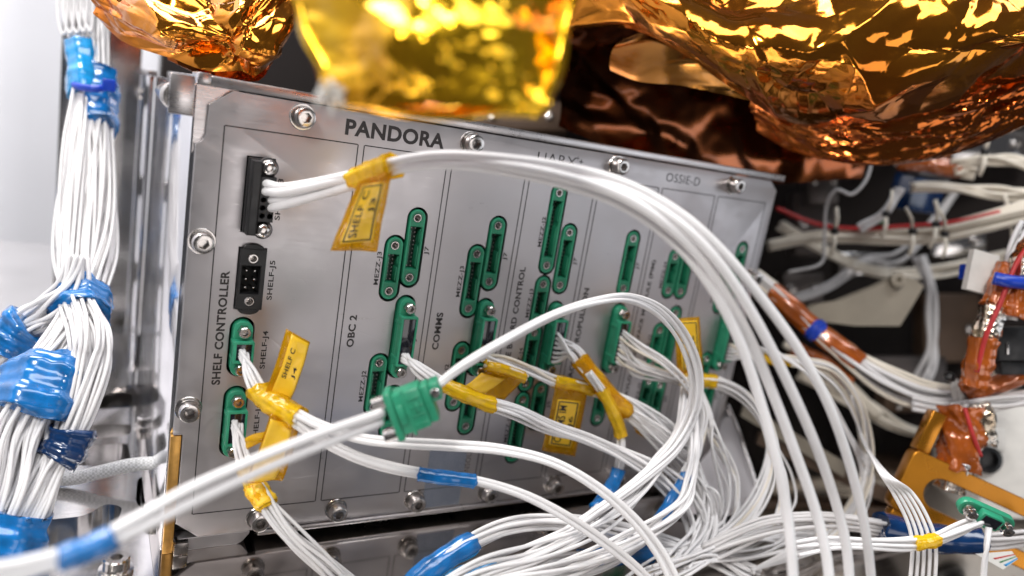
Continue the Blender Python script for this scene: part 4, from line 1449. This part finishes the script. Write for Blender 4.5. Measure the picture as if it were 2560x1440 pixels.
foil_obj('flap', (([(1528, 176, 268), (1600, 204, 262), (1700, 214, 256), (1800, 236, 254), (1900, 258, 256), (1960, 268, 258)],
                   [(1560, 90, 262), (1640, 70, 254), (1740, 90, 248), (1840, 130, 248), (1920, 180, 250), (1964, 225, 254)],
                   [(1532, 128, 264), (1616, 134, 256), (1716, 150, 250), (1818, 180, 249), (1908, 218, 252), (1962, 246, 256)]),
                  dict(amp=0.4, seed=44, uscale=1.0, vscale=.5, nu=70, nv=30)), 'foil_brown', T)
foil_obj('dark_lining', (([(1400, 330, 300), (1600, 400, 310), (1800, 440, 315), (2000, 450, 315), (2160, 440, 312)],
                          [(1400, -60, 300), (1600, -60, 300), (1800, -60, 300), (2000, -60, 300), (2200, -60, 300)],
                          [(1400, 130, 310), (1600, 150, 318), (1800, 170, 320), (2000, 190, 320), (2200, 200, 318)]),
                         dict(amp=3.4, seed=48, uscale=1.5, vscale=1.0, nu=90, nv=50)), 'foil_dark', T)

# ================================================================== things in the dark on the right
T = thing('laced_harness', 'blurred white harness tied with string knots, passing behind the panel on the right', 'cable', tuple(deep(2250, 590, 350)))
p1, _ = bundle(T, [('d', 1920, 615, 372), ('d', 2020, 595, 368), ('d', 2120, 590, 362), ('d', 2220, 592, 354), ('d', 2330, 585, 346), ('d', 2440, 560, 338), ('d', 2560, 530, 330), ('d', 2660, 500, 326)],
               9, 1.3, [2.4, 2.6, 3.4, 3.8, 4.0, 4.2, 4.4, 4.4], 301, .3, jitter=.12, mat='wire_warm')
bundle(T, [('d', 1940, 520, 372), ('d', 2040, 560, 366), ('d', 2140, 572, 358), ('d', 2260, 566, 349), ('d', 2380, 556, 340), ('d', 2500, 530, 332)], 1, 1.2, .1, 302, 0, jitter=0, mat='red_wire')
bundle(T, [('d', 2150, 575, 354), ('d', 2200, 545, 350), ('d', 2235, 500, 348), ('d', 2250, 470, 347)], 3, 1.3, 2.4, 303, .2, jitter=.1)
bundle(T, [('d', 2200, 560, 352), ('d', 2225, 520, 349), ('d', 2245, 480, 347)], 1, 1.2, .1, 304, 0, jitter=0, mat='green_wire')
for k, (x, y) in enumerate(((2086, 578), (2215, 535), (2282, 578), (2340, 560), (2362, 585), (2462, 380), (2515, 545))):
    c = deep(x, y, 338)
    kn = MB().lathe([(.3, -1.8), (1.5, -1.2), (2.0, 0), (1.5, 1.2), (.3, 1.8)], 12, tuple(c)).build('knot', 'black_plastic', T)
    for s in (-1, 1):
        a = rnd.uniform(-.6, .6)
        d1 = CR[0] * math.sin(a) * 6 + CR[1] * s * 11
        V, F = tube(np.array([c, c + d1 * .5 - CR[2] * 2, c + d1]), 1.0, 6, None, .5)
        obj('string_end', mesh('string_end', V, F, 'string_white', True, None), T)
T = thing('upper_harness', 'white and orange wire harness with string ties under the foil at right', 'cable', tuple(deep(2450, 440, 345)))
bundle(T, [('d', 2280, 470, 352), ('d', 2380, 470, 348), ('d', 2470, 478, 344), ('d', 2560, 490, 340), ('d', 2660, 500, 338)], 5, 1.2, 2.6, 311, .4, jitter=.3, mat='wire_warm')
bundle(T, [('d', 2380, 420, 352), ('d', 2450, 398, 348), ('d', 2540, 405, 344), ('d', 2660, 430, 340)], 5, 1.3, 3.0, 312, .4, jitter=.2, mat='wire_warm')
p1, _ = bundle(T, [('d', 2240, 400, 362), ('d', 2310, 408, 358), ('d', 2380, 420, 354), ('d', 2440, 432, 350)], 5, 1.2, 2.4, 313, .2, jitter=.2, mat='wire_warm')
sleeve(T, p1, .05, .8, 4.2, 'orange_kapton', 'kapton_wrap', 3)
T = thing('dark_connector', 'small dark blue and black connector block under the laced wires', 'connector', tuple(deep(2290, 490, 380)))
c = deep(2292, 485, 385)
MB().box(c[0] - 14, c[0] + 14, c[1] - 6, c[1] + 6, c[2] - 9, c[2] + 9, 1.0).build('shell', 'blue_navy', T)
MB().box(c[0] - 15, c[0] + 15, c[1] - 7, c[1] - 1, c[2] + 9.1, c[2] + 13, .8).build('bracket', 'dark_metal', T)
T = thing('looped_wire', 'thin grey wire looping down below the foil behind the panel corner', 'wire', tuple(deep(2120, 460, 350)))
bundle(T, [('d', 2180, 400, 352), ('d', 2165, 450, 350), ('d', 2130, 485, 350), ('d', 2090, 475, 352), ('d', 2065, 520, 356), ('d', 2060, 610, 358), ('d', 2050, 660, 358), ('d', 1970, 680, 356)],
       1, .8, .1, 320, 0, jitter=0, mat='wire_grey')

T = thing('bent_harness', 'white and orange wrapped harness curving from the panel edge to the lower right', 'cable', tuple(deep(2200, 920, 310)))
p1, _ = bundle(T, [('d', 1880, 690, 318), ('d', 1950, 745, 314), ('d', 2010, 800, 310), ('d', 2070, 850, 306), ('d', 2140, 900, 302), ('d', 2220, 950, 297), ('d', 2310, 985, 291), ('d', 2400, 985, 284),
                   ('d', 2480, 955, 277), ('d', 2560, 915, 270), ('d', 2650, 870, 266)], 12, 1.0, [3.2, 3.4, 3.4, 3.6, 4.4, 5.4, 5.4, 4.2, 4.2, 4.2, 4.2], 331, .3, jitter=.18, warm=.4)
sleeve(T, p1, .07, .42, 4.4, 'orange_kapton', 'kapton_wrap', 3, amp=.05)
sleeve(T, p1, .73, 1.0, 5.2, 'orange_kapton', 'kapton_wrap', 4, amp=.05)
sleeve(T, p1, .235, .275, 5.0, 'blue_tie', 'cable_tie', 5, amp=.0)
sleeve(T, p1, .69, .715, 5.4, 'white_plastic', 'string_tie', 5, amp=.06)
bundle(T, [('d', 2280, 1010, 285), ('d', 2380, 1018, 280), ('d', 2470, 1012, 275), ('d', 2560, 998, 270), ('d', 2660, 985, 266)], 6, .9, [3, 2.6, 2.6, 2.8, 3], 333, .2, jitter=.2)
c = deep(2375, 942, 276)
MB().lathe([(.4, -2), (1.8, -1.3), (2.3, 0), (1.8, 1.3), (.4, 2)], 14, tuple(c)).build('knot', 'black_plastic', T)

T = thing('cream_bracket', 'blurred cream plastic bracket sloping behind the white cables', 'bracket', tuple(deep(2180, 770, 340)))
q = [(2010, 780), (2060, 805), (2140, 815), (2250, 815), (2275, 775), (2310, 715), (2285, 696), (2245, 688), (2200, 712), (2100, 752), (2040, 762)]
A = np.array([deep(x, y, 345) for x, y in q])
n = len(q)
nrm = CR[2] * 7
V = [tuple(p) for p in A] + [tuple(p + nrm) for p in A]
F = [tuple(range(n)), tuple(range(2 * n - 1, n - 1, -1))] + [(i, n + i, n + (i + 1) % n, (i + 1) % n) for i in range(n)]
obj('arm', mesh('arm', V, F, 'cream_part', True, 25), T)
c = deep(2242, 700, 343)
MB().lathe([(3.4, -1), (3.4, 1.6), (2.8, 2), (1.4, 2), (1.4, .2)], 18, tuple(c), (CR[0], -CR[1], -CR[2])).build('boss', 'cream_part', T)

# upright kapton bundle with zip tie and white tab
T = thing('kapton_bundle', 'glossy orange and silver wrapped bundle with blue cable tie at the right edge', 'cable', tuple(deep(2500, 900, 255)))
p1, _ = bundle(T, [('d', 2570, 560, 262), ('d', 2545, 620, 260), ('d', 2522, 690, 258), ('d', 2490, 760, 257), ('d', 2465, 830, 257), ('d', 2448, 900, 258), ('d', 2436, 960, 260)],
               5, 1.0, [3.2, 3.4, 3.2, 3.0, 2.6, 2.6, 2.6], 341, .2, jitter=.2, mat='wire_white')
sleeve(T, p1, .28, .52, 4.6, 'orange_kapton', 'kapton_wrap', 3, amp=.09)
sleeve(T, p1, .50, .72, 4.2, 'foil_silver', 'silver_tape', 4, amp=.08)
sleeve(T, p1, .72, 1.0, 4.4, 'orange_kapton', 'kapton_wrap', 5, amp=.09)
p2, _ = bundle(T, [('d', 2600, 580, 258), ('d', 2565, 660, 255), ('d', 2545, 740, 254), ('d', 2535, 800, 254)], 3, 1.0, 1.8, 342, .2, jitter=.2)
sleeve(T, p2, .0, .5, 4.8, 'foil_silver', 'silver_tape', 6, amp=.12)
sleeve(T, p2, .45, .98, 3.6, 'orange_kapton', 'kapton_wrap', 7, amp=.14)
strip(T, [('d', 2575, 610, 254), ('d', 2540, 660, 252), ('d', 2500, 760, 252), ('d', 2465, 840, 253), ('d', 2442, 930, 255)], .8, 'red_wire', 'wire')
strip(T, [('d', 2484, 695, 252), ('d', 2530, 704, 250), ('d', 2600, 712, 252)], 2.2, 'blue_tie', 'cable_tie')
T = thing('white_tab', 'white plastic tie tab held by the blue cable tie', 'tab', tuple(deep(2445, 690, 268)))
P = Patch(deep(2436, 622, 262), deep(2500, 640, 262), deep(2478, 738, 262), deep(2416, 722, 262))
V, F = P.sheet(th=3.0)
obj('tab', mesh('tab', V, F, 'white_plastic', True, 30), T)
P = Patch(deep(2412, 660, 270), deep(2430, 662, 270), deep(2424, 700, 270), deep(2408, 696, 270))
V, F = P.sheet(th=3.0)
obj('tie_tail', mesh('tie_tail', V, F, 'blue_tie', True, 30), T)
T = thing('black_connector', 'black plastic connector under the orange bundle at the right edge', 'connector', tuple(deep(2530, 860, 262)))
c = deep(2532, 862, 264)
A = (CR[0], CR[1], -CR[2])


def cam_box(c, x0, x1, y0, y1, z0, z1, ch, name, mat, parent):
    m = MB().box(x0, x1, y0, y1, z0, z1, ch)
    return obj(name, mesh(name, [tuple(c + CR[0] * v[0] + CR[1] * v[1] - CR[2] * v[2]) for v in m.V], m.F, mat), parent)


cam_box(c, -5.5, 8, -6.5, 6.0, -6, 0, .8, 'shell', 'black_plastic', T)
cam_box(c, -3.5, 6, 6.05, 11.0, -5, -1, .5, 'nose', 'black_plastic', T)
cam_box(c, -2.6, -1.6, -1.0, 3.5, .02, .6, .2, 'latch', 'steel', T)

# gold bracket, lower right
T = thing('gold_bracket', 'gold anodised bracket with a long rounded slot at the lower right', 'bracket', tuple(deep(2350, 1260, 262)))
o = deep(2432, 1276, 262)
ax = CR[0] * .90 + CR[1] * .42 - CR[2] * .12
ax /= np.linalg.norm(ax)
bx = -CR[0] * .40 + CR[1] * .90
bx -= ax * np.dot(ax, bx)
bx /= np.linalg.norm(bx)
cx = np.cross(bx, ax)
if np.dot(cx, -CR[2]) < 0:
    cx = -cx
sl = [(q[1] + 8, q[0]) for q in stadium(5.6, -20, 30)]
V, F = plate([rounded([(-26, -11.5), (55, -11.5), (55, 11.5), (-26, 11.5)], 3), sl], -7, 0, .35)
obj('slotted_arm', mesh('slotted_arm', loc(V), F, 'gold_bracket'), T)
lobj(MB().box(-25.5, -20.5, -27, -11.6, -7, -1.2, .4), 'upright', 'gold_bracket', T)
lobj(MB().box(-24, -15, 11.7, 19, -6.5, -1, .4), 'tab', 'gold_bracket', T)
lobj(MB().box(24, 60, 15, 22, -5, 0, .4), 'lower_bar', 'gold_bracket', T)
# amber wrapped joint above the bracket
T = thing('amber_joint', 'lumpy shiny amber film joint with silver foil above the gold bracket', 'foil', tuple(deep(2420, 1100, 268)))
p1, _ = bundle(T, [('d', 2395, 1010, 272), ('d', 2400, 1060, 270), ('d', 2402, 1110, 268), ('d', 2395, 1160, 268), ('d', 2370, 1220, 270)], 4, .9, 2.2, 351, .2, jitter=.2)
sleeve(T, p1, .08, .80, 6.4, 'orange_kapton', 'amber_wrap', 3, ridges=5, amp=.16)
sleeve(T, p1, .72, 1.0, 5.0, 'foil_silver', 'silver_tape', 4, ridges=6, amp=.14)
p2, _ = bundle(T, [('d', 2440, 1010, 274), ('d', 2452, 1060, 272), ('d', 2448, 1110, 272)], 3, .9, 1.6, 352, .2, jitter=.2)
sleeve(T, p2, .0, .95, 4.6, 'foil_silver', 'silver_tape', 5, ridges=6, amp=.16)
strip(T, [('d', 2412, 1020, 262), ('d', 2430, 1080, 260), ('d', 2452, 1140, 262)], .7, 'red_wire', 'wire')
T = thing('grey_housing', 'pale grey housing with a rounded corner at the right edge', 'housing', tuple(deep(2530, 1150, 330)))
c = deep(2570, 1160, 330)
cam_box(c, -22, 30, -28, 26, -40, 0, 4, 'housing_shell', 'white_plastic', T)
cam_box(c, -19, -11, -16, -6, .02, 1.4, .6, 'pad', 'white_plastic', T)
c = deep(2470, 1150, 326)
MB().lathe([(6, -3), (6, 1), (4, 1.6), (4, -1)], 24, tuple(c), (CR[0], -CR[1], -CR[2])).build('knob', 'black_plastic', T)
T = thing('printed_card', 'small white card corner with coloured stripes by the lower right plug', 'card', tuple(deep(2500, 1400, 238)))
P = Patch(deep(2440, 1385, 236), deep(2530, 1378, 240), deep(2545, 1398, 240), deep(2508, 1424, 238))
V, F = P.sheet(th=.3)
cd = obj('card', mesh('card', V, F, 'white_plastic', True, 30), T)
for a, b, m in ((.35, .45, 'red_wire'), (.62, .70, 'green_wire'), (.84, .96, 'blue_light')):
    V, F = P.sheet(.25, 1, a, b, .08, .04)
    obj('stripe', mesh('stripe', V, F, m, True, None), cd)

# steel gusset and clutter between the box and the right side
T = thing('gusset_bracket', 'thin grey metal gusset standing on the deck right of the panel', 'bracket', tuple(on_z(1850, 1290, DECK_Z)))
A = [at(1818, 1015, -6), at(1905, 1250, 2), at(1880, 1300, 4), at(1660, 1290, 2), at(1700, 1180, -3), at(1740, 1090, -6)]
V = [tuple(p) for p in A] + [tuple(p + np.array([0.5, 2.5, 0])) for p in A]
n = len(A)
F = [tuple(range(n)), tuple(range(2 * n - 1, n - 1, -1))] + [(i, n + i, n + (i + 1) % n, (i + 1) % n) for i in range(n)]
obj('web', mesh('web', V, F, 'panel_aluminium', True, 25), T)
strip(T, [(1818, 1012, -4), (1850, 1090, -1), (1905, 1255, 4)], 1.0, 'rail_aluminium', 'edge_bead')
c = at(1798, 1155, 3)
MB().lathe([(3.4, 0), (3.4, 1.2), (2.6, 2.4), (1.2, 3.0), (.3, 3.1)], 24, tuple(c), ((1, 0, 0), (0, 0, 1), (0, -1, 0))).build('rivet', 'steel', T)
T = thing('dark_bracket', 'dark slanted metal strut behind the looping wires', 'bracket', tuple(deep(2000, 1120, 340)))
for k, (a, b) in enumerate((((1860, 1010), (2120, 1160)), ((1900, 1080), (2260, 1240)))):
    P = Patch(deep(a[0], a[1], 340), deep(b[0], b[1], 330), deep(b[0] - 10, b[1] + 34, 330), deep(a[0] - 8, a[1] + 30, 340))
    V, F = P.sheet(th=6)
    obj('strut', mesh('strut', V, F, 'cream_part' if k == 0 else 'brown_part', True, 30), T)
T = thing('rear_harness', 'dim blurred tan wires running deep behind the laced harness', 'cable', tuple(deep(2200, 700, 430)))
for k, (pp, mt, nn) in enumerate((([('d', 1950, 560, 430), ('d', 2080, 640, 428), ('d', 2200, 680, 426), ('d', 2340, 680, 424), ('d', 2480, 640, 420), ('d', 2640, 600, 416)], 'wire_warm', 4),
                                  ([('d', 1940, 760, 420), ('d', 2060, 720, 425), ('d', 2160, 660, 430), ('d', 2260, 640, 432), ('d', 2400, 470, 436)], 'wire_grey', 3),
                                  ([('d', 2000, 930, 400), ('d', 2150, 1010, 400), ('d', 2260, 1070, 398), ('d', 2420, 1090, 394), ('d', 2600, 1060, 390)], 'wire_warm', 5),
                                  ([('d', 2300, 640, 410), ('d', 2330, 760, 408), ('d', 2330, 880, 405), ('d', 2290, 980, 400)], 'wire_grey', 4))):
    bundle(T, pp, nn, 1.2, 3.4, 500 + k, .4, jitter=.3, mat=mt)
pk, _ = bundle(T, [('d', 1960, 860, 395), ('d', 2040, 900, 392), ('d', 2120, 960, 388), ('d', 2200, 1040, 384)], 3, 1.2, 2.0, 510, .2, jitter=.2, mat='wire_warm')
sleeve(T, pk, .1, .7, 4.0, 'orange_kapton', 'kapton_wrap', 9)
T = thing('bay_hardware', 'blurred machined blocks and fasteners at the back of the dark bay', 'hardware', tuple(deep(2250, 800, 470)))
for k, (x, y, w_, h_, d, m) in enumerate(((2040, 560, 13, 20, 455, 'dark_metal'), (2400, 600, 16, 10, 430, 'milled_aluminium'), (2160, 660, 15, 7, 445, 'milled_aluminium'), (2380, 820, 18, 22, 470, 'brown_part'),
                                         (2010, 720, 12, 9, 440, 'dark_metal'), (2260, 930, 26, 9, 440, 'dark_metal'), (2480, 360, 24, 8, 430, 'milled_aluminium'), (2060, 450, 9, 14, 440, 'dark_metal'),
                                         (2330, 430, 10, 6, 420, 'milled_aluminium'), (2300, 1010, 20, 5, 420, 'brown_part'), (1000, 250, 40, 10, 420, 'brown_part'), (1300, 290, 26, 8, 400, 'brown_part'))):
    cb = cam_box(deep(x, y, d), -w_, w_, -h_, h_, -14, 0, 1.5, 'block', m, T)
    for sx in (-.6, .6):
        c = deep(x, y, d) + CR[0] * w_ * sx - CR[2] * .05
        MB().lathe([(2.6, 0), (2.6, 1.5), (2.0, 2.2), (1.2, 2.3), (1.1, 1.2)], 16, tuple(c), (CR[0], -CR[1], -CR[2])).build('bolt_head', 'steel', cb)
